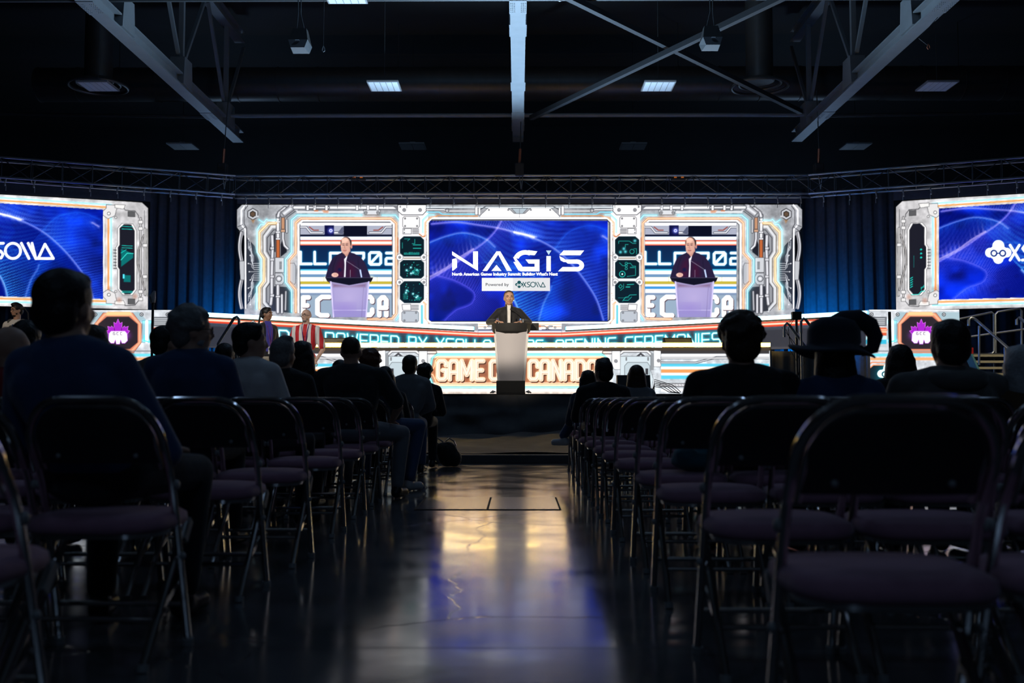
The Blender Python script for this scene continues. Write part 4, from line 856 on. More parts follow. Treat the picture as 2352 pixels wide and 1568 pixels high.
xsolla(FR, 2320, 563, 34, (245, 250, 255), 6.2); monkey(FR, 2293, 580, 46, (235, 252, 255), (20, 40, 120))

def to_lin(a, gain, boost=.5):
    a = np.clip(a, 0, 1); l = np.where(a <= .04045, a/12.92, ((a+.055)/1.055)**2.4); lum = a.mean(-1, keepdims=True); q = np.clip((lum-.6)/.35, 0, 1)
    return l*(gain + boost*q*q)
def led_mat(name):
    m = bpy.data.materials.new(name); m.use_nodes = True; nt = m.node_tree; b = nt.nodes['Principled BSDF']
    b.inputs['Base Color'].default_value = (.01, .01, .012, 1); b.inputs['Roughness'].default_value = .5; b.inputs['Specular IOR Level'].default_value = .2
    at_ = nt.nodes.new('ShaderNodeAttribute'); at_.attribute_name = 'led'; nt.links.new(at_.outputs['Color'], b.inputs['Emission Color']); b.inputs['Emission Strength'].default_value = 1.0
    return m
M['led'] = led_mat('led_picture')
def sample(cv, px, py):
    x = np.clip((px-cv.x0)*cv.S - .5, 0, cv.w-1.001); y = np.clip((py-cv.y0)*cv.S - .5, 0, cv.h-1.001); xi = x.astype(int); yi = y.astype(int); fx = (x-xi)[..., None]; fy = (y-yi)[..., None]; a = cv.a
    return (a[yi, xi]*(1-fx)+a[yi, xi+1]*fx)*(1-fy) + (a[yi+1, xi]*(1-fx)+a[yi+1, xi+1]*fx)*fy
def panel(name, cv, A, B, z0, z1, step, parent, gain=1.12, mask=None, boost=.5, warm=False):
    """LED panel standing between floor points A and B; its picture is read where the panel stands"""
    A, B = np.array(A, float), np.array(B, float); L = np.linalg.norm(B-A); nx = max(2, int(L/step)); nz = max(2, int((z1-z0)/step))
    t = np.linspace(0, 1, nx+1); z = np.linspace(z0, z1, nz+1); T, Z = np.meshgrid(t, z)
    P = np.stack([A[0]+(B[0]-A[0])*T, A[1]+(B[1]-A[1])*T, Z], -1)
    px, py = proj(P); c = to_lin(sample(cv, px, py), gain, boost)
    if warm:
        w_ = np.clip((215-np.abs(px-1193.5))/20, 0, 1)[..., None]; c = c*(1-w_) + c*np.array([1.28, 1.02, .84])*w_
    n = nx+1; i = np.arange(nx); j = np.arange(nz); J, I = np.meshgrid(j, i, indexing='ij'); q = (J*n+I).ravel()
    f = np.stack([q, q+1, q+1+n, q+n], -1)
    if mask is not None:
        Q = sample(mask, px, py)[..., 0] > .5; k = Q.ravel(); f = f[k[f].all(1)]
    off = np.array(parent.location) if parent else 0
    V = (P.reshape(-1, 3) - off); me = bpy.data.meshes.new(name); me.vertices.add(len(V)); me.vertices.foreach_set('co', V.ravel().astype(np.float32))
    me.loops.add(f.size); me.polygons.add(len(f)); me.loops.foreach_set('vertex_index', f.ravel().astype(np.int32)); me.polygons.foreach_set('loop_start', (np.arange(len(f))*4).astype(np.int32))
    me.update(calc_edges=True)
    at_ = me.color_attributes.new('led', 'FLOAT_COLOR', 'POINT'); cc = np.ones((len(V), 4), np.float32); cc[:, :3] = c.reshape(-1, 3); at_.data.foreach_set('color', cc.ravel())
    return link(name, me, M['led'], parent, 0)
def backing(parent, A, B, z0, z1, th, m):
    A, B = Vector((A[0], A[1], 0)), Vector((B[0], B[1], 0)); d = (B-A).normalized(); nrm = Vector((-d.y, d.x, 0))
    if nrm.y < 0: nrm = -nrm
    pts = [A + nrm*.012, B + nrm*.012, B + nrm*th, A + nrm*th]
    return MB().prism([p + Vector((0,0,z0)) for p in pts], (0,0,z1-z0)).build('cabinet', m, parent, 0, world=True)
DC = 23.0
# centre display
a = at(544, 470, DC); b = at(1843, 470, DC); zt = a.z; zb = at(1193, 772, DC).z
s_ = thing('led_screen', 'wide centre video screen showing the summit title and two pictures of the speaker', 'screen', (0, DC, zb))
MK = Cv(530, 460, 1860, 775, 1.2, (255, 255, 255)); sl = slice(None)
msk = np.ones((MK.h, MK.w, 3)); MK.a = np.zeros_like(msk)
xs = [(165,130),(112,190),(112,378),(128,425),(118,520),(122,640),(140,740),(140,930),(112,1000),(112,1160),(140,1240),(140,1700),(3300,1700),(3300,130)]
MK.poly(z2(*xs), (255,255,255)); i0 = int(round((cx - MK.x0)*MK.S)); wdt = MK.w - i0; wdt = min(wdt, i0); MK.a[:, i0:i0+wdt] = MK.a[:, i0-wdt:i0][:, ::-1]
# outside the picture outline the tiles stay unlit
FRc = Cv.__new__(Cv); FRc.__dict__.update(FR.__dict__); FRc.a = FR.a.copy()
sl, X, Y = FR.reg(530, 425, 1860, 775)
mm = sample(MK, X, Y)[..., :1]; mm = np.where((X < 535)[..., None] | (X > 1855)[..., None], 0, mm); FRc.a[sl] = FRc.a[sl]*mm + C((3, 6, 12))*(1-mm)
panel('picture', FRc, (a.x, DC), (b.x, DC), zb, zt, .0098, s_)
backing(s_, (a.x, DC), (b.x, DC), zb, zt+.01, .12, M['black'])
MB().box(a.x-.0, b.x+.0, .02, .14, zt-zb+.02, zt-zb+.3).build('top_masking', M['velour'], s_, 0)
for k in range(6):
    x = a.x + .3 + (b.x-a.x-.6)*k/5; MB().box(x-.05, x+.05, .13, .23, -zb, zt-zb).build('support_post', M['darksteel'], s_, 0)

# flat lettering shown on the centre picture
M['fieldled'] = emis('white_led_field', (1, 1, 1), .95); M['whiteled'] = emis('white_led_letters', (1, 1, 1), 1.6); M['greyled'] = emis('pale_led_field', (.8, .8, .82), 1); M['tealled'] = emis('dark_teal_led', (.005, .085, .1), 1); M['inkled'] = emis('ink_led', (.03, .035, .05), 1); M['prismled'] = emis('tinted_led', (.55, .75, .95), 1)
def flat(name, polys, m, Y, parent, T, lift=.004):
    b = MB()
    for pl in polys:
        v = [at(*T(x, y), Y) for x, y in pl]; v = [(p.x, Y-lift, p.z) for p in v]; b.add(v, [tuple(range(len(v)))])
    return b.build(name, m, parent, 0, world=True)
T3 = lambda x, y: (900 + x/4.055, 440 + y/4.055)
def arc(cx_, cy_, r, a0, a1, n=18, ry=None): return [(cx_ + r*math.cos(math.radians(a0+(a1-a0)*k/n)), cy_ + (ry or r)*math.sin(math.radians(a0+(a1-a0)*k/n))) for k in range(n+1)]
def band(o, i): return [[o[k], o[k+1], i[k+1], i[k]] for k in range(len(o)-1)]
NG = [[(562,556),(802,712),(802,738),(562,590)], [(757,556),(802,556),(802,738),(757,710)], [(562,645),(607,645),(607,705),(572,735),(562,735)], [(562,630),(600,620),(607,645),(562,645)],
      [(975,556),(1010,556),(888,738),(845,738)], [(975,556),(1010,556),(1118,738),(1072,738)], [(975,682),(1022,738),(928,738)]]
NG += band(arc(1240,650,112,200,295,22,105), arc(1245,652,72,205,300,22,66)); NG += [[(1270,545),(1355,556),(1330,592),(1262,588)]]
NG += [[(1130,612),(1148,608),(1215,695),(1200,742)], [(1132,655),(1155,655),(1215,742),(1180,735)], [(1200,700),(1330,700),(1375,742),(1200,742)], [(1245,632),(1375,632),(1375,742),(1330,742),(1330,670),(1275,670)]]
NG += [[(1440,600),(1480,600),(1480,742),(1440,742)]]
NG += [[(1600,548),(1790,548),(1755,592),(1560,592)], [(1560,600),(1600,620),(1640,655),(1600,655),(1572,640)], [(1590,632),(1720,632),(1735,670),(1640,670)], [(1548,742),(1590,702),(1735,702),(1720,742)]] + band(arc(1720,687,70,-90,90,14,56), arc(1720,687,28,-90,90,14,17))
flat('title_letters', NG, M['whiteled'], DC, s_, T3)
flat('title_prism', [[(1436,548),(1486,548),(1461,590)]], M['prismled'], DC, s_, T3)
flat('sponsor_field', [[(838,803),(1128,803),(1128,925),(838,925)]], M['fieldled'], DC, s_, T3)
flat('sponsor_field', [[(1128,803),(1473,803),(1473,925),(1128,925)]], M['greyled'], DC, s_, T3)
def words(name, s, p0, p1, m, Y, parent, lift=.008, bold=0, nrm=True):
    """font lettering fitted in width between two picture points on plane Y"""
    a_, b_ = at(*p0, Y), at(*p1, Y); cu = bpy.data.curves.new(name, 'FONT'); cu.body = s; cu.size = 1; cu.resolution_u = 2; cu.offset = bold
    o = bpy.data.objects.new(name, cu); COL.objects.link(o); bpy.context.view_layer.update()
    me = bpy.data.meshes.new_from_object(o.evaluated_get(bpy.context.evaluated_depsgraph_get())); bpy.data.objects.remove(o)
    n = len(me.vertices); co = np.empty(n*3, np.float32); me.vertices.foreach_get('co', co); co = co.reshape(-1, 3)
    mn, mxx = co[:, 0].min(), co[:, 0].max(); k = (b_.x-a_.x)/(mxx-mn); kz = (a_.z-b_.z)
    out = np.stack([(co[:, 0]-mn)*k + a_.x, np.full(n, Y-lift), b_.z + co[:, 1]*kz/.72], -1) - np.array(parent.location)
    me.vertices.foreach_set('co', out.astype(np.float32).ravel()); me.update()
    return link(name, me, m, parent, 0)
words('caption_text', "North American Games Industry Summit: Building What's Next", T3(562,753), T3(1545,780), M['whiteled'], DC, s_, bold=.035)
words('sponsor_text', 'Powered by', T3(874,850), T3(1090,878), M['inkled'], DC, s_, bold=.012)
XS = Cv(1178, 636, 1262, 670, 1)
def strokes(name, pls, w, m, Y, parent, T, lift=.008):
    b = MB()
    for pl in pls:
        q = [at(*T(*p), Y) for p in pl]
        for u, v in zip(q[:-1], q[1:]):
            dx, dz = v.x-u.x, v.z-u.z; L = math.hypot(dx, dz) or 1; ox, oz = -dz/L*w/2, dx/L*w/2; ex, ez = dx/L*w*.3, dz/L*w*.3
            b.add([(u.x+ox-ex, Y-lift, u.z+oz-ez), (u.x-ox-ex, Y-lift, u.z-oz-ez), (v.x-ox+ex, Y-lift, v.z-oz+ez), (v.x+ox+ex, Y-lift, v.z+oz+ez)], [(0,1,2,3)])
    return b.build(name, m, parent, 0, world=True)
def xs_pl(x, y, h):
    L = [[(0,0),(.62,1)], [(.62,0),(0,1)], [(1.42,.0),(1.0,.02),(.85,.22),(1.0,.42),(1.25,.52),(1.4,.72),(1.28,.96),(.82,1)], [(2.05+.5*math.cos(a), .5+.5*math.sin(a)) for a in np.linspace(0, 2*math.pi, 21)], [(2.6,0),(3.1,1)], [(3.05,0),(3.6,1)], [(3.6,1),(4.6,1),(4.1,.06),(3.72,.9)]]
    return [[(x+u*h, y+v*h) for u, v in p] for p in L]
strokes('sponsor_logo_letters', xs_pl(1222, 843, 45), .018, M['tealled'], DC, s_, T3)
def clover(x, y, s): 
    out = []
    for dx, dy, r in ((0,-.33,.3), (0,.3,.26), (-.4,.0,.24), (.4,.0,.24), (0,0,.4)): out.append([(x+dx*s+r*s*math.cos(a), y+dy*s+r*s*math.sin(a)) for a in np.linspace(0, 2*math.pi, 17)[:-1]])
    return out
cl = clover(1186, 865, 58)
for k, q in enumerate(cl): flat('sponsor_logo_badge', [q], M['tealled'], DC, s_, T3, .008 + .0005*k)
strokes('sponsor_logo_rings', [[(1186+dx+8*math.cos(a), 868+8*math.sin(a)) for a in np.linspace(0, 2*math.pi, 13)] for dx in (-12, 12)], .009, M['whiteled'], DC, s_, T3, .014)

def on_line(A, B, px):
    r = ray(px, 700); A, B = Vector(A), Vector(B); d = B-A
    # solve A + s d = t r.xy
    det = d.x*(-r.y) + d.y*r.x; s0 = (-A.x*(-r.y) + -A.y*r.x)/det
    return A + d*s0
def side_screen(sgn, label):
    pin = at(340 if sgn < 0 else 2058, 700, 22.0); pin = Vector((pin.x, pin.y)); d = Vector((sgn*2.83, -.88)).normalized() if sgn < 0 else Vector((2.83, -.9)).normalized()
    A = pin; B = pin + d*6.2
    z1 = at(340, 465, 22.0).z if sgn < 0 else at(2058, 462, 22).z; z0 = at(340, 711, 22.0).z if sgn < 0 else at(2058, 713, 22).z
    t = thing('led_screen', label, 'screen', (A.x, A.y, z0)); 
    a_, b_ = (B, A) if sgn < 0 else (A, B)
    panel('picture', FR, a_, b_, z0, z1, .0105, t); backing(t, a_, b_, z0-.01, z1+.01, .12, M['black'])
    backing(t, a_, b_, z1+.02, z1+.28, .1, M['velour'])
    for k in range(3):
        q = A + d*(.5 + 2.5*k); MB().box(q.x-A.x-.05, q.x-A.x+.05, q.y-A.y+.2, q.y-A.y+.3, -z0, z1-z0).build('support_post', M['darksteel'], t, 0)
        MB().bar((q.x-A.x, q.y-A.y+.05, .5), (q.x-A.x, q.y-A.y+.25, .5), .05, .05).build('support_arm', M['darksteel'], t, 0)
side_screen(-1, 'angled left video screen with blue waves and white sponsor lettering')
side_screen(1, 'angled right video screen with blue waves and a white clover logo')
# ---------------------------------------------------------------- V-shaped ticker wall
VW = Cv(150, 690, 2240, 925, 1.35, (60, 62, 70))
TL, TR = (405, 707), (1992, 709)
def ytop(x):
    x = np.asarray(x, float)
    return np.where(x < 405, 712, np.where(x < 1098, 709 + (x-405)/693*42, np.where(x <= 1290, 751, np.where(x < 1992, 751 - (x-1290)/702*40, 714))))
def vband(cv, a, b, col, x0=200, x1=2206, al=1, soft=.5):
    """band between ytop+a*k and ytop+b*k; k grows towards the wings"""
    sl, X, Y = cv.reg(x0, 690, x1, 925); yt = ytop(X); k = kf(X); v = (Y-yt)/k
    m = np.clip(.5+(v-a)/(2*soft*.6), 0, 1)*np.clip(.5-(v-b)/(2*soft*.6), 0, 1)*((X >= x0) & (X <= x1)); cv.blend(sl, m*al, C(col))
def kf(X): return 1 + np.clip(np.abs(np.asarray(X, float)-1194)-96, 0, 700)/700*.25
sl, X, Y = VW.reg(150, 690, 2240, 925); VW.a[sl] = C((52, 54, 62))
nz = noise(VW.h, VW.w, 14, 4, 21)[:, :, None]
vband(VW, -30, 0, (235,238,242)); vband(VW, 0, 6.5, (226,236,248)); vband(VW, 6.5, 8, (40,70,150)); vband(VW, 8, 12.5, (206,208,216)); vband(VW, 12.5, 14, (240,120,90))
vband(VW, 13.2, 23, (226,62,38), soft=1.4); vband(VW, 15, 19.5, (255,150,110), soft=2); vband(VW, 16.2, 18.6, (255,225,205), soft=1.6); vband(VW, 23, 24.2, (50,90,120)); vband(VW, 24.2, 29, (60,68,82)); vband(VW, 29, 90, (48,52,64)); vband(VW, 25, 40, (20,88,110), 1100, 1290, .45, 3); vband(VW, 28, 45, (30,100,120), 900, 1500, .3, 6)
for xx in (1098, 1290): VW.line([(xx, 752), (xx, 800)], .8, (110,110,110), .6)
# centre details above the red line
VW.rect(1099, 742, 1290, 757, (222,224,228)); VW.line([(1099,745),(1289,745)], 1.6, (255,200,150)); VW.line([(1099,750),(1289,750)], 1.3, (240,170,110))
for f in (1, -1):
    g = lambda x: 1194.5 + f*(x-1194.5)
    VW.tube([(g(1255),755),(g(1262),749),(g(1268),749)], 2, (230,230,235), (80,80,90)); VW.line([(g(1245),757),(g(1265),757)], 1.4, (50,50,60)); VW.line([(g(1238),748),(g(1250),748),(g(1262),757),(g(1290),757)], 1.2, (70,60,60)); VW.circ(g(1240), 749, 2.4, (220,130,90)); VW.ring(g(1275), 752, 2, 1, (60,60,66))
# moving text
fy = lambda x: float(ytop(x) + 30*kf(x)); hg = lambda x: float(26*kf(x))
text(VW, 'DC', 641, fy, hg, 4.2, (150,240,250), (0,150,180), 1.02, .28, (225,252,255))
text(VW, 'POWERED BY XSOLLA  2026: OPENING CEREMONIES', 748, lambda x: float(ytop(x)+30*kf(x)), lambda x: float(25.5*kf(x)), 4.1, (120,235,245), (0,150,175), .903, .25, (228,252,255))
# end blocks with the purple leaf emblem and clover tiles
def endblock(cv, f, ox):
    X_ = lambda u: (ox + f*u); P = lambda *p: [(X_(u), v) for u, v in p]     # u from the outer end inwards
    cv.poly(P((0,712),(6,710),(217,711),(217,925),(0,925)), (200,204,210))
    sl, X, Y = cv.reg(min(X_(0), X_(217)), 705, max(X_(0), X_(217)), 925); cv.a[sl] *= (.86+.28*nz[sl]); 
    cv.line(P((0,711),(217,711)), 2.4, (245,248,252)); cv.poly(P((0,716),(140,716),(160,740),(0,740)), (165,190,200), .5)
    for u in (38, 144, 204): cv.circ(X_(u), 722, 4.4, (40,42,48)); cv.circ(X_(u), 722, 3, (215,218,222)); cv.circ(X_(u), 722, 1.4, (40,42,48))
    # octagon frame
    oc = lambda m: P((62-m,724-m),(118+m,724-m),(138+m,744),(138+m,786),(120+m,804+m),(60-m,804+m),(42-m,786),(42-m,744))
    cv.poly(oc(6), (210,120,95), edge=(90,70,70)); cv.glow(oc(2), 3.5, (255,120,70), .8, True); cv.line(oc(2), 3.4, (255,175,140), closed=True); cv.poly(oc(-3), (46,38,46), edge=(120,70,60))
    cv.poly(P((66,716),(118,716),(122,724),(60,724)), (250,165,110)); cv.glow(P((66,720),(118,720)), 5, (255,160,90), .7)
    # cyan side tube
    cv.poly(P((146,736),(166,736),(166,786),(146,786)), (150,200,215), edge=(70,90,100)); cv.line(P((156,738),(156,784)), 7, (235,242,246)); cv.glow(P((148,739),(166,739)), 4, (0,200,255), .9); cv.glow(P((148,782),(166,782)), 4, (0,200,255), .9); cv.line(P((150,770),(150,782),(165,786)), 2.5, (90,230,255))
    cv.poly(P((170,728),(230,728),(222,748),(170,748)), (120,124,130), edge=(60,60,66)); [cv.line(P((174,v),(222,v)), 1.4, (215,218,222)) for v in (732,736,740,744)]
    vb = ((752,758,(235,110,70)),(758,764,(255,190,150)),(764,770,(225,90,55)),(772,780,(190,235,245)),(780,790,(60,190,225)),(790,797,(190,195,200)))
    for y0, y1, c in vb: cv.rect(min(X_(170),X_(217)), y0, max(X_(170),X_(217)), y1, c, soft=.8)
    cv.line(P((290,725),(240,725),(262,756),(170,756)), 3, (235,110,70), .0)
    cv.line(P((216,738),(206,757),(170,757)), 5, (240,120,80)); cv.line(P((216,738),(206,757),(170,757)), 2, (255,205,175))
    cv.line(P((0,806),(217,806)), 2, (120,125,130)); cv.rect(min(X_(0),X_(217)), 812, max(X_(0),X_(217)), 818, (110,220,240), soft=1); cv.rect(min(X_(0),X_(217)), 821, max(X_(0),X_(217)), 827, (250,175,120), soft=1)
    # lower tile
    cv.poly(P((130,838),(200,838),(214,850),(214,925),(118,925),(118,850)), (20,34,44), edge=(250,160,110), ew=2.4); cv.line(P((112,925),(112,846),(128,832),(204,832),(220,846),(220,925)), 3, (240,150,110)); cv.line(P((226,925),(226,842),(208,826)), 3, (110,230,240))
    cv.glow(P((165,860),(166,860)), 22, (0,190,220), .8)
    # leaf emblem (plain maple leaf over a rounded white badge)
    mx_, my_ = X_(90), 766
    lf = [(0,-32),(4,-22),(9,-25),(8,-12),(14,-17),(15,-14),(22,-16),(20,-8),(25,-6),(16,6),(-16,6),(-25,-6),(-20,-8),(-22,-16),(-15,-14),(-14,-17),(-8,-12),(-9,-25),(-4,-22)]
    cv.glow([(mx_-20,my_+4),(mx_+20,my_+4)], 9, (150,30,220), .55); cv.poly([(mx_+a*1.08, my_+b*1.05) for a, b in lf], (172,40,205), edge=(235,130,250), ew=.9); cv.line([(mx_-9,my_-14),(mx_-6,my_+2)], 1, (60,20,70)); cv.line([(mx_+9,my_-14),(mx_+6,my_+2)], 1, (60,20,70))
    cv.poly([(mx_+a, my_+b) for a, b in ((-16,-6),(16,-6),(21,0),(22,16),(16,22),(9,22),(6,14),(4,24),(-4,24),(-6,14),(-9,22),(-16,22),(-22,16),(-21,0))], (248,246,250), edge=(190,90,230), ew=1.2)
    tx = mx_-11
    for ch in 'GCC': text(cv, ch, tx, lambda x: my_-3.0, lambda x: 5.6, 1.1, (80,50,90)); tx += 8.2
    monkey(cv, X_(166), 858, 38, (215,250,252), (10,70,90))
endblock(VW, 1, 181); endblock(VW, -1, 2206)
# lit bar below the wings
for x0, x1 in ((400, 640), (1772, 1996)): VW.rect(x0, 803, x1, 812, (80,205,250)); VW.rect(x0, 805, x1, 809, (220,246,255)); VW.rect(x0, 812, x1, 925, (10,12,16)); VW.rect(x0, 796, x1, 803, (70,70,78))
ds, dcn = 17.9, 22.0
tag_w = thing('ticker_screen', 'V-shaped low video wall with red line and moving cyan letters across the stage', 'screen', (0, dcn, 1.8))
def P2(px, D): v = at(px, 740, D); return (v.x, D)
zt0 = at(1194, 751, dcn).z; ztc = at(1194, 741.5, dcn).z; ztw = zt0 - .075
c0, c1 = P2(1098, dcn), P2(1290, dcn); w0, w1 = P2(405, ds+.05), P2(1992, ds+.05)
BV = Vector(w0) - Vector(c0)
def lerp2(a, b, t): return (a[0]+(b[0]-a[0])*t, a[1]+(b[1]-a[1])*t)
wl = P2(640, 0); 
panel('centre_panel', VW, c0, c1, 1.74, ztc, .0098, tag_w); backing(tag_w, c0, c1, 1.74, ztc, .1, M['black'])
# wings meet the deck edge, then carry on in front of it down to the drape
sL = (18.15-dcn)/(w0[1]-dcn); mL = lerp2(c0, w0, sL); mR = lerp2(c1, w1, sL)
for a_, b_, nm in ((mL, c0, 'left_wing_panel'), (c1, mR, 'right_wing_panel')):
    panel(nm, VW, a_, b_, 1.74, ztw, .0095, tag_w); backing(tag_w, a_, b_, 1.74, ztw, .1, M['black'])
for a_, b_, nm in ((w0, mL, 'left_tip_panel'), (mR, w1, 'right_tip_panel')):
    panel(nm, VW, a_, b_, 1.615, ztw, .0088, tag_w); backing(tag_w, a_, b_, 1.615, ztw, .1, M['black'])
Yd = ds
xl0, xl1 = at(183, 740, Yd).x, at(399, 740, Yd).x; xr0, xr1 = at(1997, 740, Yd).x, at(2204, 740, Yd).x
ze = at(300, 710, Yd).z; ztip = at(300, 712, Yd).z
for (xa, xb, lab) in ((xl0, xl1, 'video wall block at the left end of the stage with purple leaf emblem'), (xr0, xr1, 'video wall block at the right end of the stage with purple leaf emblem')):
    t = thing('emblem_screen', lab, 'screen', ((xa+xb)/2, Yd, .62), 'video wall end blocks'); panel('picture', VW, (xa, Yd), (xb, Yd), .64, ztip, .0078, t); backing(t, (xa, Yd), (xb, Yd), .6, ztip, .15, M['fixture'])
# cyan light tubes on top of the wings
e = lambda p, z: (p[0], p[1], z)
topstrip(e(w0, zt0-.035), e(lerp2(w0, c0, .98), zt0-.035), 'bright cyan light strip along the top of the left ticker wing')
topstrip(e(w1, zt0-.035), e(lerp2(w1, c1, .98), zt0-.035), 'bright cyan light strip along the top of the right ticker wing')

# ---------------------------------------------------------------- lower fascia display
LF = Cv(620, 795, 1790, 915, 1.5, (196, 202, 208))
def lower_half(cv):
    sl, X, Y = cv.reg(620, 795, 1194, 915); nn = noise(X.shape[0], X.shape[1], 16, 4, 31); cv.a[sl] *= (.85+.3*nn)[..., None]
    # centre sign frame: left end at x ~ 985
    cv.rect(1000, 806, 1194, 811, (235,238,242)); cv.rect(1000, 811, 1194, 818, (70,215,240), soft=1.2); cv.rect(1000, 813, 1194, 816, (190,245,255), soft=1.2); cv.rect(1000, 818, 1194, 822, (250,190,150), soft=1); cv.rect(990, 822, 1194, 878, (150,100,78))
    cv.rect(990, 822, 1194, 878, (120,70,55), .35, soft=3)
    c = [(1194,820),(1008,820),(1000,828),(998,840),(994,848),(985,850)]; cv.neon(c, 3, (250,140,70), core=(255,240,220)); cv.neon([(985,858),(994,860),(998,868),(1002,878),(1010,881),(1194,881)], 3, (250,140,70), core=(255,240,220))
    cv.neon([(1194,814),(1002,814),(993,822),(990,838),(984,844)], 3.4, (40,215,240), core=(200,250,255)); cv.neon([(984,862),(990,872),(994,884),(1002,889),(1194,889)], 4, (30,205,240), core=(200,250,255))
    cv.rect(1000, 893, 1194, 899, (225,230,236)); cv.rect(1000, 884, 1194, 886, (255,210,180))
    # white machine at 870..985
    cv.rect(620, 799, 870, 813, (60,58,60)); cv.rect(880, 797, 1000, 806, (70,68,70)); cv.rect(870, 797, 1000, 910, (200,206,210), .0)
    cv.tube([(890,815),(900,806),(955,806),(965,814)], 6, (240,240,242), (120,122,128)); cv.tube([(905,820),(915,812),(925,820)], 3, (90,90,96), (50,50,56)); cv.tube([(980,809),(1000,809)], 7, (225,225,228), (110,110,116))
    cv.poly([(869,806),(885,804),(885,842),(869,842)], (238,240,242), edge=(90,92,98)); cv.poly([(885,812),(892,808),(892,850),(885,850)], (150,155,160)); cv.bolt(874, 828, 4)
    cv.poly([(892,818),(962,818),(962,905),(892,905),(886,870),(892,850)], (196,208,214), edge=(90,92,98)); cv.poly([(900,832),(945,832),(952,840),(952,900),(900,900),(894,885),(894,840)], (184,198,205), edge=(80,84,90)); cv.rect(898, 846, 904, 860, (60,60,66)); [cv.bolt(x, y, 1.8) for x in (898, 948) for y in (822, 826)]
    cv.poly([(962,806),(981,806),(981,840),(975,848),(962,848)], (240,241,243), edge=(90,92,98)); cv.bolt(972, 829, 4.2)
    # left run of pipes and neon lines
    cv.rect(620, 812, 868, 822, (228,232,238), soft=1); cv.tube([(660,818),(740,820),(790,833),(868,833)], 4, (205,208,214), (110,112,118)); cv.tube([(620,822),(868,822)], 3, (245,246,248), (130,132,138)); cv.rect(620, 835, 868, 842, (90,205,235), soft=1.2); cv.rect(620, 842, 868, 848, (255,240,215), soft=1); cv.rect(620, 848, 868, 856, (240,160,95), soft=1.2); cv.rect(620, 856, 868, 862, (225,225,228)); cv.rect(620, 862, 868, 870, (90,205,235), soft=1.2); cv.tube([(620,884),(868,884)], 8, (215,215,218), (110,110,116)); cv.rect(620, 893, 868, 899, (225,225,228))
    for x in range(630, 868, 7): cv.line([(x,888),(x+5,880)], 1, (140,140,146))
lower_half(LF)
i0 = int(round((1193.5 - LF.x0)*LF.S)); wdt = min(i0, LF.w-i0); LF.a[:, i0:i0+wdt] = LF.a[:, i0-wdt:i0][:, ::-1]
heavy(LF, 'GAME CON CANADA', 1006, 829, 42, 8.8, {'*': 27.2, 'M': 33.8, 'E': 24.5, ' ': 8.5, 'C': 26.4})
LF.rect(620, 797, 1790, 805, (66, 58, 50))
xa, xb = at(641, 850, 18.02).x, at(1769, 850, 18.02).x; za, zb2 = at(1194, 905, 18.02).z, at(1194, 798, 18.02).z
t = thing('fascia_screen', 'long low video panel under the stage edge with glowing metal lettering', 'screen', (0, 18.02, za))
panel('picture', LF, (xa, 18.02), (xb, 18.02), za, zb2, .0082, t, boost=.7, warm=True); backing(t, (xa, 18.02), (xb, 18.02), za, zb2, .08, M['black'])
M['beige'] = mat('pale_stage_trim', (.55, .42, .33), .6, 0, .1, 8)
tag(MB().box(xa, xb, 17.92, 18.1, .0, za-.002).build('stage_trim', M['beige'], None, 0), 'pale beige base board below the lettering panel', 'trim board')
# ---------------------------------------------------------------- people
def bake(mb, name, m, parent, voxel, it=2, fac=.5, extra=None):
    me = bpy.data.meshes.new('tmp'); me.from_pydata([tuple(v) for v in mb.v], [], mb.f); o = bpy.data.objects.new('tmp', me); COL.objects.link(o)
    r = o.modifiers.new('r', 'REMESH'); r.mode = 'VOXEL'; r.voxel_size = voxel
    s = o.modifiers.new('s', 'SMOOTH'); s.factor = fac; s.iterations = it
    bpy.context.view_layer.update(); out = bpy.data.meshes.new_from_object(o.evaluated_get(bpy.context.evaluated_depsgraph_get()))
    bpy.data.objects.remove(o); bpy.data.meshes.remove(me)
    if extra is not None:
        import bmesh
        b = bmesh.new(); b.from_mesh(out); t = bpy.data.meshes.new('t2'); t.from_pydata([tuple(v) for v in extra.v], [], extra.f); b.from_mesh(t); b.to_mesh(out); b.free(); bpy.data.meshes.remove(t)
    out.name = name
    for k in list(out.materials): pass
    out.materials.clear()
    return link(name, out, m, parent, 180)
V = Vector
def hand(mb, w, d, n, side, curl=.35, s=1.0):
    """palm and five fingers; w wrist, d direction, n palm normal (towards the held side)"""
    d = V(d).normalized(); n = V(n); n = (n - d*n.dot(d)).normalized(); u = d.cross(n)*side; w = V(w)
    R = Matrix((u, d, n)).transposed()
    mb.ell(w + d*.045*s, (.04*s, .052*s, .015*s), R, 12, 8); mb.tube([w - d*.03, w + d*.02], [.026*s, .028*s], 10)
    for k, (ox, L) in enumerate(((-.029, .068), (-.01, .078), (.01, .074), (.028, .06))):
        p = w + d*.085*s + u*ox*s; a = curl*.8; pts = [p - d*.02]; dd = d
        for i in range(3):
            pts.append(pts[-1] + dd*(L*s*(.5, .32, .26)[i] + (.02 if i == 0 else 0))); c = math.cos(a); dd = (dd*c + n*math.sin(a)).normalized()
        mb.tube(pts, [.0095*s, .009*s, .0082*s, .0065*s], 8); mb.ell(pts[-1], .0065*s, n=8, m=6)
    p = w + d*.02*s - u*.03*s; q = p - u*.03*s + d*.03*s + n*.01*s; r_ = q + d*.03*s + n*.012*s
    mb.tube([p + u*.01, q, r_], [.013*s, .0105*s, .008*s], 8); mb.ell(r_, .008*s, n=8, m=6)
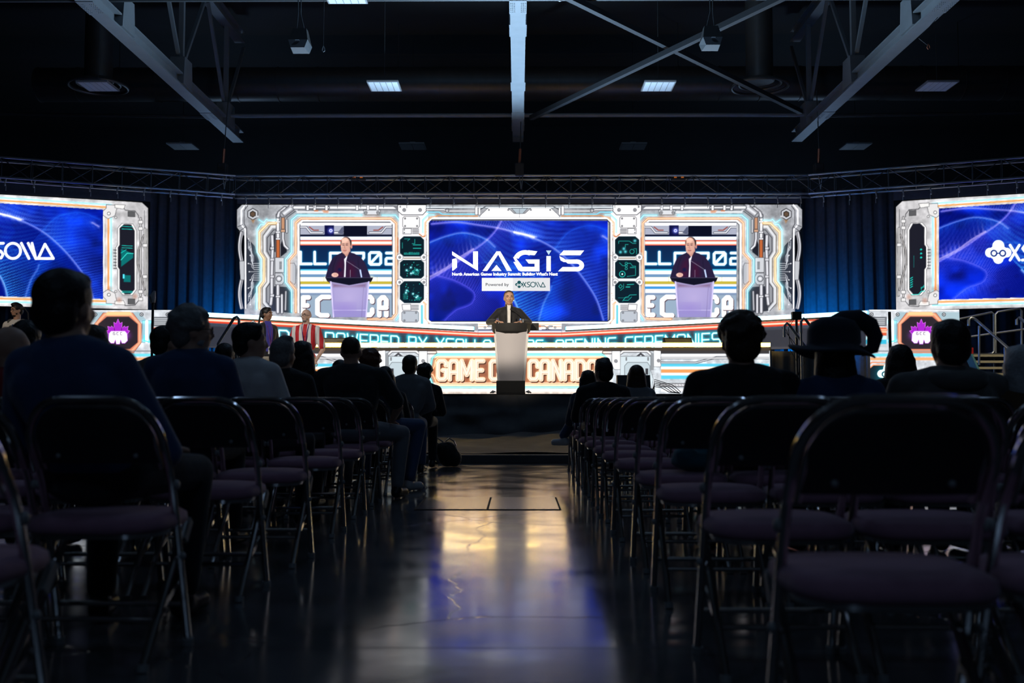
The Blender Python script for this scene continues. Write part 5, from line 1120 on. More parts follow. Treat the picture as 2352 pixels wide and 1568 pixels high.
def head_prims(mb, c, R, s=1.0, full=True):
    e = lambda p, r, **k: mb.ell(c + R @ (V(p)*s), tuple(x*s for x in r), R, 16, 12)
    e((0,-.008,.022), (.075,.095,.09)); e((0,.022,-.03), (.064,.07,.07)); e((0,.04,-.075), (.045,.047,.035)); e((0,.055,-.088), (.024,.026,.02))
    for sx in (-1, 1):
        e((sx*.074,-.002,-.012), (.01,.021,.031)); 
        if full: e((sx*.032,.07,-.02), (.026,.018,.022)); mb.tube([c + R @ (V((sx*.006,.086,.027))*s), c + R @ (V((sx*.045,.074,.025))*s)], [.009*s,.006*s], 8)
    if full:
        mb.tube([c + R @ (V((0,.084,.018))*s), c + R @ (V((0,.102,-.022))*s)], [.008*s,.012*s], 8); e((0,.1,-.026), (.017,.012,.01)); e((0,.078,-.058), (.024,.014,.012))
def face_parts(par, c, R, s, brow, skinlip, eyecol=None, eyes_open=True):
    for sx in (-1, 1):
        ey = MB().ell(c + R @ (V((sx*.031,.0775,.004))*s), (.012*s,.0065*s,(.0048 if eyes_open else .0035)*s), R, 10, 8).build('eye', M['eye'] if eyes_open else M['lid'], par, 180)
        MB().ell(c + R @ (V((sx*.031,.0828,.0035))*s), (.0052*s,.0022*s,(.0045 if eyes_open else .001)*s), R, 8, 6).build('iris', M['iris'], ey, 180)
        MB().tube([c + R @ (V(p)*s) for p in ((sx*.014,.089,.026),(sx*.031,.089,.031),(sx*.049,.077,.024))], [.004*s,.0045*s,.003*s], 6).build('eyebrow', brow, par, 180)
    MB().tube([c + R @ (V(p)*s) for p in ((-.022,.083,-.061),(0,.0935,-.058),(.022,.083,-.061))], [.003*s,.0065*s,.003*s], 8).build('mouth', skinlip, par, 180)
def glasses(par, c, R, s, m):
    b = MB()
    for sx in (-1, 1):
        pts = [(sx*.032 + .023*math.cos(a), .095, .003 + .017*math.sin(a)) for a in np.linspace(0, 2*math.pi, 17)[:-1]]
        b.tube([c + R @ (V(p)*s) for p in pts], .0026*s, 6, closed=True); b.tube([c + R @ (V(p)*s) for p in ((sx*.055,.093,.008),(sx*.074,.06,.006),(sx*.08,-.01,.0))], .0026*s, 6)
    b.tube([c + R @ (V(p)*s) for p in ((-.009,.095,.006),(.009,.095,.006))], .0026*s, 6); b.build('glasses', m, par, 180)
def hair(par, c, R, s, style, m, voxel, seed=0):
    rg = random.Random(seed); b = MB(); e = lambda p, r: b.ell(c + R @ (V(p)*s), tuple(x*s for x in r), R, 16, 12)
    if style in ('bald', None): return
    if style == 'hat': return
    if style == 'stubble': e((0,-.02,.03), (.078,.09,.084)); 
    elif style == 'receding': e((0,-.03,.034), (.08,.088,.082)); e((0,-.045,-.015), (.076,.062,.065)); b.tube([c + R @ (V((-.055,.03,.075))*s), c + R @ (V((0,.045,.1))*s), c + R @ (V((.055,.03,.075))*s)], .016*s, 8)
    else:
        e((0,-.018,.036), (.086,.1,.088)); e((0,-.05,-.02), (.08,.06,.075)); e((0,.03,.085), (.062,.05,.034))
    if style == 'quiff': e((0,.05,.1), (.05,.04,.03)); e((.02,.0,.115), (.05,.06,.025))
    if style in ('curly', 'bigcurly'):
        k = 1.0 if style == 'curly' else 1.25
        for i in range(95):
            u, v = rg.uniform(0, 2*math.pi), rg.uniform(-.25, 1); rr = math.sqrt(max(0, 1-v*v)); p = (math.cos(u)*rr*.088*k, -.02 + math.sin(u)*rr*.098*k, .035 + v*.092*k)
            if p[1] > .045 and p[2] < .07: continue
            q = rg.uniform(.012, .022); e(p, (q, q, q))
        if style == 'bigcurly': e((0,-.03,.03), (.1,.105,.1)); e((0,-.05,-.05), (.09,.07,.06))
    if style in ('long', 'longwavy', 'bob'):
        L = {'long': .3, 'longwavy': .34, 'bob': .16}[style]
        for k in range(9):
            t = k/8; z = .02 - L*t; wv = .008*math.sin(k*1.7) if style != 'long' else 0; e((wv, -.045-.01*t, z), (.088+.01*math.sin(t*3), .06-.012*t, .05))
        for sx in (-1, 1):
            for k in range(6): e((sx*(.078+.004*k), -.01-.004*k, .0-L*.15*k), (.024,.045,.04))
    if style == 'ponytail':
        e((0,-.1,.06), (.03,.03,.03))
        for k in range(8): e((0,-.12-.006*k,.045-.03*k), (.02,.02,.028))
    b_ = bake(b, 'hair', m, par, voxel, 1)
def fabric(n, c, r=.85): 
    M[n] = mat(n, c, r, 0, .18, 14, .25, .3, sheen=.25); return M[n]
def hairm(n, c): M[n] = mat(n, c, .45, 0, .3, 60, .6, .4); return M[n]
M['skin'] = mat('skin', (.58,.34,.24), .5, 0, .06, 12, .05, .4); M['skin_dark'] = mat('skin_tan', (.34,.18,.11), .5, 0, .06, 12, .05, .4); M['skin_pale'] = mat('skin_pale', (.7,.45,.35), .5, 0, .05, 12, .05, .4)
M['eye'] = mat('eye_white', (.75,.72,.7), .2, 0, .02, 5); M['iris'] = mat('dark_iris', (.03,.02,.015), .2); M['lid'] = mat('closed_eyelid', (.3,.15,.11), .6); M['lip'] = mat('lips', (.42,.16,.13), .5)
hairm('hair_black', (.012,.01,.01)); hairm('hair_brown', (.045,.025,.015)); hairm('hair_grey', (.2,.2,.2)); hairm('hair_red', (.12,.035,.015)); hairm('hair_silver', (.4,.4,.42))
fabric('navy_jacket', (.03,.07,.18)); fabric('black_jacket', (.015,.016,.02)); fabric('white_shirt', (.75,.74,.74)); fabric('grey_shirt', (.22,.23,.25)); fabric('charcoal_tee', (.03,.034,.04)); fabric('denim_jacket', (.03,.045,.08))
fabric('jeans', (.05,.09,.2)); fabric('dark_trousers', (.015,.016,.022)); fabric('grey_trousers', (.22,.23,.26)); fabric('hoodie_grey', (.13,.125,.12)); fabric('brown_jacket', (.12,.07,.035)); fabric('red_shirt', (.3,.02,.03)); fabric('khaki', (.45,.4,.32)); fabric('teal_hoodie', (.02,.12,.16))
fabric('pattern_jacket', (.16,.14,.12)); fabric('blue_shirt', (.07,.06,.4)); fabric('lanyard', (.16,.05,.22)); fabric('vest', (.08,.085,.085)); fabric('bomber', (.012,.012,.016), .7); fabric('hat_felt', (.01,.02,.04)); fabric('bag_black', (.014,.014,.016), .6)
M['shoe'] = mat('dark_shoe', (.02,.02,.022), .4); M['shoe_white'] = mat('white_trainer', (.6,.6,.62), .5); M['frame_black'] = mat('glasses_frame', (.01,.01,.01), .3); M['card'] = mat('badge_card', (.75,.75,.78), .5)
def striped(name):
    m = mat(name, (.8,.8,.8), .7, 0, .05, 20, .2); nt = m.node_tree; b = nt.nodes['Principled BSDF']
    tc = nt.nodes.new('ShaderNodeTexCoord'); sx = nt.nodes.new('ShaderNodeSeparateXYZ'); nt.links.new(tc.outputs['Object'], sx.inputs[0])
    a = nt.nodes.new('ShaderNodeMath'); a.operation = 'PINGPONG'; a.inputs[1].default_value = .068
    o_ = nt.nodes.new('ShaderNodeMath'); o_.operation = 'ADD'; o_.inputs[1].default_value = 1.02; nt.links.new(sx.outputs[0], o_.inputs[0]); nt.links.new(o_.outputs[0], a.inputs[0])
    g = nt.nodes.new('ShaderNodeMath'); g.operation = 'GREATER_THAN'; g.inputs[1].default_value = .034; nt.links.new(a.outputs[0], g.inputs[0])
    mx = nt.nodes.new('ShaderNodeMix'); mx.data_type = 'RGBA'; mx.inputs[6].default_value = (.82,.8,.78,1); mx.inputs[7].default_value = (.62,.02,.03,1); nt.links.new(g.outputs[0], mx.inputs[0]); nt.links.new(mx.outputs[2], b.inputs['Base Color'])
    return m
M['jersey'] = striped('red_white_striped_shirt')

def figure(label, loc, rz, J, top, legs_m, skin='skin', hstyle='short', hmat='hair_black', hyaw=0, hpitch=0, voxel=.014, shoe='shoe', sleeves=True, specs=False, detail=False, group=None, hs=1.0, short=False, eyes=True, beard=None, coat=None):
    """J: joint positions in the figure's own space (feet on z=0 of the root), x across, +y forward"""
    t = thing('person', label, 'person', loc, group); t.rotation_euler = (0, 0, rz)
    sw, b = J['sw'], J['bulk']; sh = V(J['chest']); hp = V(J['hip']); nk = V(J['neck']); hc = V(J['head'])
    R = Matrix.Rotation(hyaw, 3, 'Z') @ Matrix.Rotation(-hpitch, 3, 'X')
    mid = (sh + hp)/2
    def torso(mb, g):
        mb.ell(hp, (.155*b+g, .115*b+g, .11+g)); mb.ell(mid, (.14*b+g, .105*b+g, .15+g)); mb.ell(sh + V((0,0,-.11)), (sw*.84+g, .112*b+g, .16+g)); mb.ell(sh + V((0,-.01,-.04)), (sw*.8+g, .09*b+g, .085+g))
        for s in (-1, 1):
            mb.cap(sh + V((s*(sw-.07),0,-.05)), nk + V((s*.03,0,-.05)), .06+g, .048+g); mb.cap(mid + V((s*.06*b,0,-.05)), sh + V((s*.09*b,0,-.12)), .095*b+g, .1*b+g)
    def arm(mb, s, g, upto=1.0, fore=True):
        S = sh + V((s*(sw-.05), 0, -.055)); E = V(J['elbow'][s]); Wr = V(J['wrist'][s])
        if fore: mb.cap(S, E, .055+g, .043+g); mb.cap(E, Wr + (E-Wr)*.06*(upto == 1.0) if sleeves else E + (Wr-E)*.05, .043+g, .032+g)
        else: mb.cap(S, S + (E-S)*.82, .055+g*1.3, .05+g*1.6)
    body = MB(); torso(body, -.01)
    for s in (-1, 1):
        S = sh + V((s*(sw-.05), 0, -.055)); E = V(J['elbow'][s]); Wr = V(J['wrist'][s]); body.cap(S, E, .045, .037); body.cap(E, Wr, .038, .026)
        K = V(J['knee'][s]); An = V(J['ankle'][s]); H_ = hp + V((s*.085, .0, -.02)); body.cap(H_, K, .075, .048); body.cap(K, An, .05, .032); body.cap(An, An + V((0,.0,0)), .032)
    body.cap(nk + V((0,0,-.04)), hc + R @ V((0,-.012,-.06)), .06*hs, .055*hs); head_prims(body, hc, R, hs, True)
    hnd = MB()
    for s in (-1, 1):
        Wr = V(J['wrist'][s]); E = V(J['elbow'][s]); hd = J.get('hdir', {}).get(s); d_ = V(hd) if hd else (Wr-E); hand(hnd, Wr, d_, J.get('palm', {}).get(s, (0,0,-1)), s, J.get('curl', .4), hs*.98)
    bake(body, 'body', M[skin], t, voxel, 2, .5, hnd)
    # shirt or jacket
    c = MB(); torso(c, .008)
    for s in (-1, 1): arm(c, s, .012, 1.0, not short)
    c.ell(nk + V((0,-.005,-.03)), (.07,.068,.03)); bake(c, 'jacket' if 'jacket' in top or 'bomber' in top else 'shirt', M[top], t, voxel, 2)
    c = MB(); c.ell(hp + V((0,0,-.03)), (.158*b+.008, .118*b+.008, .1))
    for s in (-1, 1):
        K = V(J['knee'][s]); An = V(J['ankle'][s]); H_ = hp + V((s*.085, 0, -.02)); c.cap(H_, K, .088, .064); c.cap(K, An + V((0,0,.03)), .064, .052)
    bake(c, 'trousers', M[legs_m], t, voxel, 2)
    for s in (-1, 1):
        An = V(J['ankle'][s]); fd = V(J.get('foot', {}).get(s, (s*.15, 1, 0))).normalized(); Rf = Matrix.Rotation(math.atan2(-fd.x, fd.y), 3, 'Z')
        f = MB(); zf = An.z - .045
        f.ell(V((An.x, An.y, An.z-.025)) - fd*.01, (.042,.05,.045), Rf); f.cap(V((An.x, An.y, zf)) - fd*.03, V((An.x, An.y, zf-.005)) + fd*.13, .04, .036)
        bake(f, 'shoe', M[shoe], t, .012, 1)
    hair(t, hc, R, hs, hstyle, M[hmat], voxel if voxel < .012 else .013, len(label))
    if detail: face_parts(t, hc, R, hs, M[hmat] if hstyle not in ('bald',) else M['hair_brown'], M['lip'], eyes_open=eyes)
    if specs: glasses(t, hc, R, hs, M['frame_black'])
    if beard:
        q = MB(); e = lambda p, r: q.ell(hc + R @ (V(p)*hs), tuple(x*hs for x in r), R, 14, 10); e((0,.05,-.088), (.04,.036,.028)); e((.045,.03,-.05), (.014,.03,.03)); e((-.045,.03,-.05), (.014,.03,.03)); e((0,.088,-.045), (.024,.008,.006)); bake(q, 'beard', M[beard], t, .009, 1)
    return t, hc, R
def seated(px, ytop, d, label, top, legs='dark_trousers', sw=.21, bulk=1.0, rz=0, cx_=None, zfloor=0, **k):
    """seated figure; head top seen at (px, ytop) at depth d"""
    P = at(px, ytop, d); H_ = P.z; hx = P.x; x = cx_ if cx_ is not None else hx; hs = k.get('hs', 1.0)
    lean = k.pop('lean', .02); hd = V((hx-x, lean, H_ - .118*hs)); c_, s_ = math.cos(-rz), math.sin(-rz); hd = V((hd.x*c_ - hd.y*s_, hd.x*s_ + hd.y*c_, hd.z))
    zs = H_ - .235*hs - .02; chest = V((hd.x*.75, hd.y*.6, zs)); neck = V((hd.x*.85, hd.y*.75, zs+.03))
    J = dict(sw=sw, bulk=bulk, hip=(0, .02, .575), chest=chest, neck=neck, head=hd, elbow={s: (s*(sw+.01)+chest.x, .08+chest.y, zs-.29) for s in (-1, 1)}, wrist={s: (s*.08, .27, .64) for s in (-1, 1)},
             knee={s: (s*.13, .42, .535) for s in (-1, 1)}, ankle={s: (s*.13, .4, .09) for s in (-1, 1)}, curl=.5)
    for kk in ('elbow', 'wrist', 'knee', 'ankle', 'foot'):
        if kk in k: J.setdefault(kk, {}).update(k.pop(kk))
    return figure(label, (x, d, zfloor), rz, J, top, legs, **k)
def standing(loc, label, height, top, legs, sw=.215, bulk=1.0, rz=0, arms=None, **k):
    h = height; J = dict(sw=sw, bulk=bulk, hip=(0,0,h*.53), chest=(0,0,h*.83), neck=(0,.0,h*.85), head=(0,.02,h-.115), elbow={s: (s*(sw+.03), -.02, h*.63) for s in (-1, 1)}, wrist={s: (s*(sw+.02), .06, h*.49) for s in (-1, 1)},
             knee={s: (s*.1, .02, h*.28) for s in (-1, 1)}, ankle={s: (s*.11, -.01, .085) for s in (-1, 1)}, curl=.3)
    if arms: J['elbow'].update(arms['elbow']); J['wrist'].update(arms['wrist']); J.update({q: arms[q] for q in ('hdir', 'palm', 'curl') if q in arms})
    if 'head' in k: J['head'] = k.pop('head')
    return figure(label, loc, rz, J, top, legs, **k)

# ---- the speaker at the lectern (faces the hall: local +y is turned to the camera)
PY = 17.22; Hd = at(1169, 669, PY); hgt = Hd.z - DZ
# local x is mirrored (rz = pi): world x = loc.x - local x
sp, hc, Rh = standing((at(1169, 800, PY).x, PY, DZ), 'person in a dark bomber jacket and white shirt speaking behind the lectern', hgt, 'bomber', 'dark_trousers', sw=.225, bulk=1.0, rz=math.pi,
    arms=dict(elbow={1: (.35, -.03, 1.25), -1: (-.35, -.03, 1.25)}, wrist={1: (.21, .2, 1.245), -1: (-.21, .16, 1.24)}, hdir={1: (-.55, .75, -.1), -1: (.6, .6, -.1)}, palm={1: (0,0,-1), -1: (0,0,-1)}, curl=.45),
    skin='skin', hstyle='receding', hmat='hair_brown', hyaw=.12, hpitch=.08, voxel=.0085, detail=True, eyes=False, hs=1.14)
q = MB(); zc = hgt*.85
q.loft([[(-.03,.062,zc+.03),(.03,.062,zc+.03),(.03,.05,zc+.03),(-.03,.05,zc+.03)], [(-.028,.125,zc-.07),(.028,.125,zc-.07),(.028,.1,zc-.07),(-.028,.1,zc-.07)], [(-.026,.142,zc-.2),(.026,.142,zc-.2),(.026,.12,zc-.2),(-.026,.12,zc-.2)], [(-.024,.135,zc-.45),(.024,.135,zc-.45),(.024,.1,zc-.45),(-.024,.1,zc-.45)]]).build('shirt_front', M['white_shirt'], sp, 30)
MB().tube([(.032,.142,zc-.45),(.034,.15,zc-.2),(.036,.135,zc-.07),(.045,.085,zc+.025)], .008, 8).tube([(-.032,.142,zc-.45),(-.034,.15,zc-.2),(-.036,.135,zc-.07),(-.045,.085,zc+.025)], .008, 8).build('jacket_zip', M['bomber'], sp)
MB().tube([(.06*math.cos(a), -.0+.062*math.sin(a), zc+.028) for a in np.linspace(-4.0, .86, 15)], .014, 8).build('jacket_collar', M['bomber'], sp)

# ---- lectern
LY = 16.93; lt = thing('lectern', 'frosted acrylic lectern with a dark boat-shaped top on the stage', 'lectern', (at(1174.5, 800, LY).x, LY, DZ+.006))
zl = lambda py: at(1174, py, LY).z - DZ - .006
M['frost'] = mat('frosted_acrylic', (.5,.48,.52), .55, 0, .05, 3, 0, .4); M['acryledge'] = mat('pale_lectern_post', (.7,.7,.72), .35, 0, .05, 5)
w1, w2, h1 = .275, .205, zl(757); zb_l = zl(768)
def shell(n=14, w=1.0):
    return None
rings = []
for f in np.linspace(0, 1, 9):
    wd_ = w2 + (w1-w2)*f**1.15; rings.append([(x*wd_, -.16 - .05*(1-x*x) - .03*f, .02 + (h1-.02)*f) for x in np.linspace(-1, 1, 15)] + [(x*wd_, -.145 - .05*(1-x*x) - .03*f, .02 + (h1-.02)*f) for x in np.linspace(1, -1, 15)])
MB().loft(rings).build('front_panel', M['frost'], lt, 50)
for s in (-1, 1):
    MB().loft([[(s*(w2+(w1-w2)*f**1.15) + dx, dy, .0 + (zb_l)*f) for dx, dy in ((-.018,-.2),(.018,-.2),(.018,.16),(-.018,.16))] for f in np.linspace(0, 1, 9)]).build('side_panel', M['acryledge'], lt, 40)
MB().box(-w2*1.04, w2*1.04, -.15, .15, .40, .42).build('shelf', M['frost'], lt, 0); MB().box(-w2-.03, w2+.03, -.22, .2, 0, .02).build('base_plate', M['blackgloss'], lt, 0, .004)
zt_, zb_ = zl(744), zl(768); outl = [(-.335,-.1),(-.27,-.22),(-.12,-.29),(0,-.3),(.12,-.29),(.27,-.22),(.335,-.1),(.3,.2),(-.3,.2)]
MB().loft([[(x*.8, y*.74, zb_-.015) for x, y in outl], [(x*.95, y*.92, zb_+.045) for x, y in outl], [(x, y, zt_-.012) for x, y in outl], [(x, y, zt_) for x, y in outl], [(x*.95, y*.93, zt_-.004) for x, y in outl]]).build('top_tray', M['black'], lt, 30)
def gooseneck(x0, pts, label, r=.006):
    t = thing('microphone', label, 'microphone', (lt.location.x + x0, LY + .05, DZ+.006+zt_)); MB().tube([(0,0,0),(0,0,.012)], .03, 16).build('mount', M['black'], t); MB().tube([(0,0,.01)] + pts, r, 8).build('gooseneck', M['black'], t)
    a_, b_ = V(pts[-2]), V(pts[-1]); d_ = (b_-a_).normalized(); MB().tube([b_ - d_*.01, b_ + d_*.05], [.009, .013], 10).build('capsule', M['black'], t); return t
m1 = at(1202, 735, LY+.05); m2 = at(1181, 712, LY+.12)
g_ = gooseneck(.2, [(0,0,.05),(-.015,0,.11),(-.06,.03,.17),(-.13,.05,.22),(-.175,.06,.245)], 'curved gooseneck microphone on the right side of the lectern reaching to the speaker')
MB().tube([(0,0,.03),(0,0,.09)], .014, 10).build('sleeve', M['rail'], g_)
gooseneck(.05, [(0,0,.06),(0,0,.1)], 'short upright microphone on the middle of the lectern')
c = at(1224, 750, 17.6); t = thing('confidence_monitor', 'small black monitor just right of the lectern top', 'monitor', (c.x-.06, 17.6, DZ)); zz_ = c.z - DZ
MB().box(-.06, .165, -.02, .02, zz_-.07, zz_+.065).build('screen_case', M['black'], t, 0, .006); MB().tube([(-.2,.01,0),(-.2,.01,zz_-.05),(-.0,.01,zz_-.04)], .015, 8).build('stand', M['black'], t); MB().box(-.28,-.12,-.1,.1,0,.015).build('foot', M['black'], t, 0)

# ---- two men on the left side stage and one at far left
JY = 17.15; Hj = at(704, 710, JY); 
jt, jc, jR = standing((Hj.x, JY, .58), 'bald bearded person with glasses in a red and white striped football shirt', Hj.z-.58, 'jersey', 'khaki', sw=.235, bulk=1.08, rz=math.pi, short=True, skin='skin_pale', hstyle='bald', hmat='hair_grey', hyaw=-.45, voxel=.0095, specs=True, detail=True, beard='hair_grey',
    arms=dict(elbow={1: (.29,-.02,1.07), -1: (-.29,-.02,1.07)}, wrist={1: (.22,.1,.87), -1: (-.2,.12,.87)}, hdir={1: (-.5,.3,-.8), -1: (.5,.3,-.8)}, palm={1: (0,-1,0), -1: (0,-1,0)}, curl=.6))
hj = Hj.z-.58; ch = hj*.83
def lanyard(t, ch, w=.07, dep=.13, L=.36):
    MB().tube([(-w,.03,ch+.05),(-w*.9,dep*.85,ch-.03),(-w*.4,dep+.01,ch-L*.6),(0,dep+.02,ch-L)], .007, 6).tube([(w,.03,ch+.05),(w*.9,dep*.85,ch-.03),(w*.4,dep+.01,ch-L*.6),(0,dep+.02,ch-L)], .007, 6).build('lanyard', M['lanyard'], t)
    MB().box(-.045,.045,dep+.015,dep+.022,ch-L-.13,ch-L).build('badge', M['card'], t, 0); MB().box(-.04,.04,dep+.022,dep+.024,ch-L-.06,ch-L-.03).build('badge_stripe', M['navy_jacket'], t, 0)
lanyard(jt, ch, .06, .135, .36)
Hp = at(612, 706, JY+.1)
pt, pc, pR = standing((Hp.x, JY+.1, .58), 'person with a dark ponytail in a dark jacket over a purple shirt', Hp.z-.58, 'black_jacket', 'khaki', sw=.2, bulk=.98, rz=math.pi+.75, skin='skin_dark', hstyle='ponytail', hmat='hair_black', hyaw=.5, voxel=.0105, detail=True)
hp_ = Hp.z-.58; zc = hp_*.85
MB().loft([[(-.055,.06,zc+.03),(.055,.06,zc+.03),(.05,.03,zc+.03),(-.05,.03,zc+.03)], [(-.06,.135,zc-.1),(.06,.135,zc-.1),(.06,.1,zc-.1),(-.06,.1,zc-.1)], [(-.055,.145,zc-.25),(.055,.145,zc-.25),(.055,.1,zc-.25),(-.055,.1,zc-.25)], [(-.05,.135,zc-.5),(.05,.135,zc-.5),(.05,.1,zc-.5),(-.05,.1,zc-.5)]]).build('shirt_front', M['blue_shirt'], pt, 30); lanyard(pt, hp_*.83, .05, .145, .38)
VY = 17.0; Hv = at(40, 697, VY)
vt, vc, vR = standing((Hv.x, VY, .58), 'person with glasses in a grey waistcoat over a white shirt at far left', Hv.z-.58, 'white_shirt', 'dark_trousers', sw=.22, rz=math.pi, skin='skin', hstyle='quiff', hmat='hair_black', hyaw=-.55, hpitch=.1, voxel=.0105, detail=True, specs=True, beard='hair_brown')
hv = Hv.z-.58; c = MB(); c.ell((0,0,hv*.68), (.158,.13,.17)); c.ell((0,0,hv*.76), (.165,.135,.13)); c.cap((-.1,0,hv*.82),(-.09,0,hv*.74), .07, .08); c.cap((.1,0,hv*.82),(.09,0,hv*.74), .07, .08); bake(c, 'waistcoat', M['vest'], vt, .012, 2)
MB().tube([(0,.14,hv*.8),(0,.145,hv*.7)], .014, 8).build('tie', M['navy_jacket'], vt)
t = thing('microphone_stand', 'black microphone stand with gooseneck beside the person in the waistcoat', 'microphone', at(66, 760, 16.9)); t.location.z = .58
MB().tube([(0,0,0),(0,0,1.45),(-.02,0,1.68),(-.08,0,1.76)], .011, 8).build('pole', M['black'], t); MB().tube([(-.08,0,1.76),(-.15,0,1.74)], .018, 10).build('capsule', M['black'], t); MB().tube([(0,0,0),(0,0,.02)], .13, 20).build('round_base', M['black'], t)

# ---------------------------------------------------------------- chairs
M['seat'] = mat('mauve_seat_fabric', (.4,.2,.28), .8, 0, .15, 25, .3, .3, sheen=.3); M['backpan'] = mat('dark_back_pad', (.028,.028,.034), .55, 0, .1, 20, .1); M['chairmetal'] = mat('bronze_grey_tube', (.6,.56,.55), .14, 1.0, .1, 30); M['glide'] = mat('grey_rubber_glide', (.3,.3,.3), .5)
def make_chair():
    t = thing('folding_chair', 'padded folding chair', 'chair', (0, 0, 0))
    up = lambda x: [(x*1.03, 0, .012), (x, -.13, .46), (x, -.16, .54), (x, -.185, .585)]
    for s in (-1, 1):
        fl = MB().tube(up(s*.205), .0125, 10).build('front_leg', M['chairmetal'], t)
        rl = MB().tube([(s*.188, .015, .395), (s*.192, -.33, .012)], .0125, 10).build('rear_leg', M['chairmetal'], t)
        MB().tube([(s*.211, 0, .0), (s*.211, -.004, .022)], .017, 10).build('foot_glide', M['glide'], fl); MB().tube([(s*.192, -.33, .0), (s*.192, -.325, .022)], .017, 10).build('foot_glide', M['glide'], rl)
        MB().ell((s*.219, -.155, .53), (.01,.016,.016)).build('pivot', M['glide'], fl); MB().ell((s*.219, -.09, .30), (.01,.012,.012)).build('pivot', M['glide'], fl)
        MB().bar((s*.2, -.02, .34), (s*.2, .03, .40), .012, .03).build('seat_bracket', M['glide'], t, 0)
    def full(w, top, rad):
        h_ = [(-w, -.185, .585), (-w, -.235, .655)] + [(-w + rad*(1-math.cos(a)), -.235 - (top-.655)*.5*math.sin(a), .655 + (top-.655)*math.sin(a)) for a in np.linspace(.15, math.pi/2, 9)]
        return h_ + [(-x, y, z) for x, y, z in h_[::-1]]
    MB().tube(full(.205, .797, .125), .0125, 10).build('back_hoop', M['chairmetal'], t); MB().tube([(x, y+.004, z) for x, y, z in full(.182, .778, .112)], .009, 8).build('inner_hoop', M['chairmetal'], t)
    n = 17; rows = []
    for j in range(9):
        z = .60 + .175*j/8; top = .185 if z < .66 else .185 - .112*(1 - math.sqrt(max(0, 1-((z-.66)/.118)**2))); y = -.19 - (z-.585)*.62
        rows.append([(top*(-1+2*i/(n-1)), y - .022*(1-(-1+2*i/(n-1))**2) - .004, z) for i in range(n)])
    vs = [p for r in rows for p in r] + [(x, y+.022, z) for r in rows for x, y, z in r]; N = n*9
    fs = [(j*n+i, j*n+i+1, (j+1)*n+i+1, (j+1)*n+i) for j in range(8) for i in range(n-1)]; fs += [tuple(N+k for k in f[::-1]) for f in fs]
    ed = [i for i in range(n)] + [(j)*n+n-1 for j in range(1, 9)] + [8*n+i for i in range(n-2, -1, -1)] + [j*n for j in range(7, 0, -1)]
    fs += [(ed[k], N+ed[k], N+ed[(k+1) % len(ed)], ed[(k+1) % len(ed)]) for k in range(len(ed))]
    bk_ = MB().add(vs, fs).build('backrest', M['backpan'], t, 50, .004)
    for x in (-.12, .12): MB().ell((x, -.235, .625), (.008,.005,.008)).build('rivet', M['glide'], bk_)
    # padded seat
    def ring(k, z): return [(.222*k*math.copysign(abs(math.cos(a))**.55, math.cos(a))*(1 - .06*(1-math.sin(a))*.5), -.135 + .2*k*math.copysign(abs(math.sin(a))**.55, math.sin(a)), z) for a in np.linspace(0, 2*math.pi, 37)[:-1]]
    MB().loft([ring(.9, .395), ring(.97, .398), ring(1.0, .412), ring(.985, .432), ring(.9, .444), ring(.6, .452), ring(.2, .454)]).build('seat', M['seat'], t, 180)
    MB().loft([ring(.93, .382), ring(.95, .396)]).build('seat_pan', M['chairmetal'], t, 30)
    MB().tube([(-.2,-.035,.14),(0,-.035,.14),(.2,-.035,.14)], .009, 8).build('front_stretcher', M['chairmetal'], t); MB().tube([(-.19,-.22,.13),(0,-.22,.13),(.19,-.22,.13)], .009, 8).build('rear_stretcher', M['chairmetal'], t)
    for s in (-1, 1): MB().bar((s*.198, -.06, .215), (s*.198, -.19, .165), .006, .018).build('lock_strut', M['chairmetal'], t, 0)
    return t
LROW = [2.42, 3.29, 4.30, 5.08, 6.1, 7.0, 7.8, 8.6, 9.5, 10.4, 11.2]; RROW = [2.3, 3.19, 4.19, 4.95, 5.96, 6.8, 7.6, 8.5, 9.35, 10.2, 11.15]
ORD = ['nearest', 'second', 'third', 'fourth', 'fifth', 'sixth', 'seventh', 'eighth', 'ninth', 'tenth', 'last']
LN = [2, 3, 4, 5, 5, 5, 5, 4, 4, 4, 4]; RN = [2, 3, 4, 5, 5, 5, 5, 5, 4, 4, 4]
LX = [-1.15, -1.285, -1.285, -1.255, -1.27, -1.28, -1.285, -1.285, -1.28, -1.28, -1.28]
SIT = {('L',1,0),('L',3,1),('L',4,1),('L',5,1),('L',6,1),('L',6,0),('L',7,0),('L',8,0),('L',9,0),('L',10,0),('L',3,3),('L',4,4),('L',4,3),('L',6,4),('L',5,3),('L',7,3),('L',8,1),('R',3,1),('R',3,2),('R',3,3),('R',3,4),('R',5,4),('R',8,0),('R',9,0),('R',9,1)}
proto = make_chair(); used = False; CH = {}
for side_, rows_, ns in (('L', LROW, LN), ('R', RROW, RN)):
    for r, yf in enumerate(rows_):
        for k in range(ns[r]):
            xc = (LX[r] - .452*k) if side_ == 'L' else (.775 + .452*k)
            if (side_, r) == ('L', 0): xc = [-1.33, -1.79][k]
            seat_ = ['aisle seat', 'second seat in', 'third seat in', 'fourth seat in', 'fifth seat in'][k]
            lab = '%s padded folding chair, %s row %s of the aisle, %s' % ('occupied' if (side_, r, k) in SIT else 'empty', ORD[r], 'left' if side_ == 'L' else 'right', seat_)
            rz = random.uniform(-.02, .02)
            if not used: o = proto; used = True; o.location = (xc, yf, 0); o.rotation_euler = (0, 0, rz); o['label'] = lab
            else: o = dup(proto, (xc, yf, 0), rz, lab)
            o['group'] = 'folding chairs left of the aisle' if side_ == 'L' else 'folding chairs right of the aisle'; CH[side_, r, k] = o

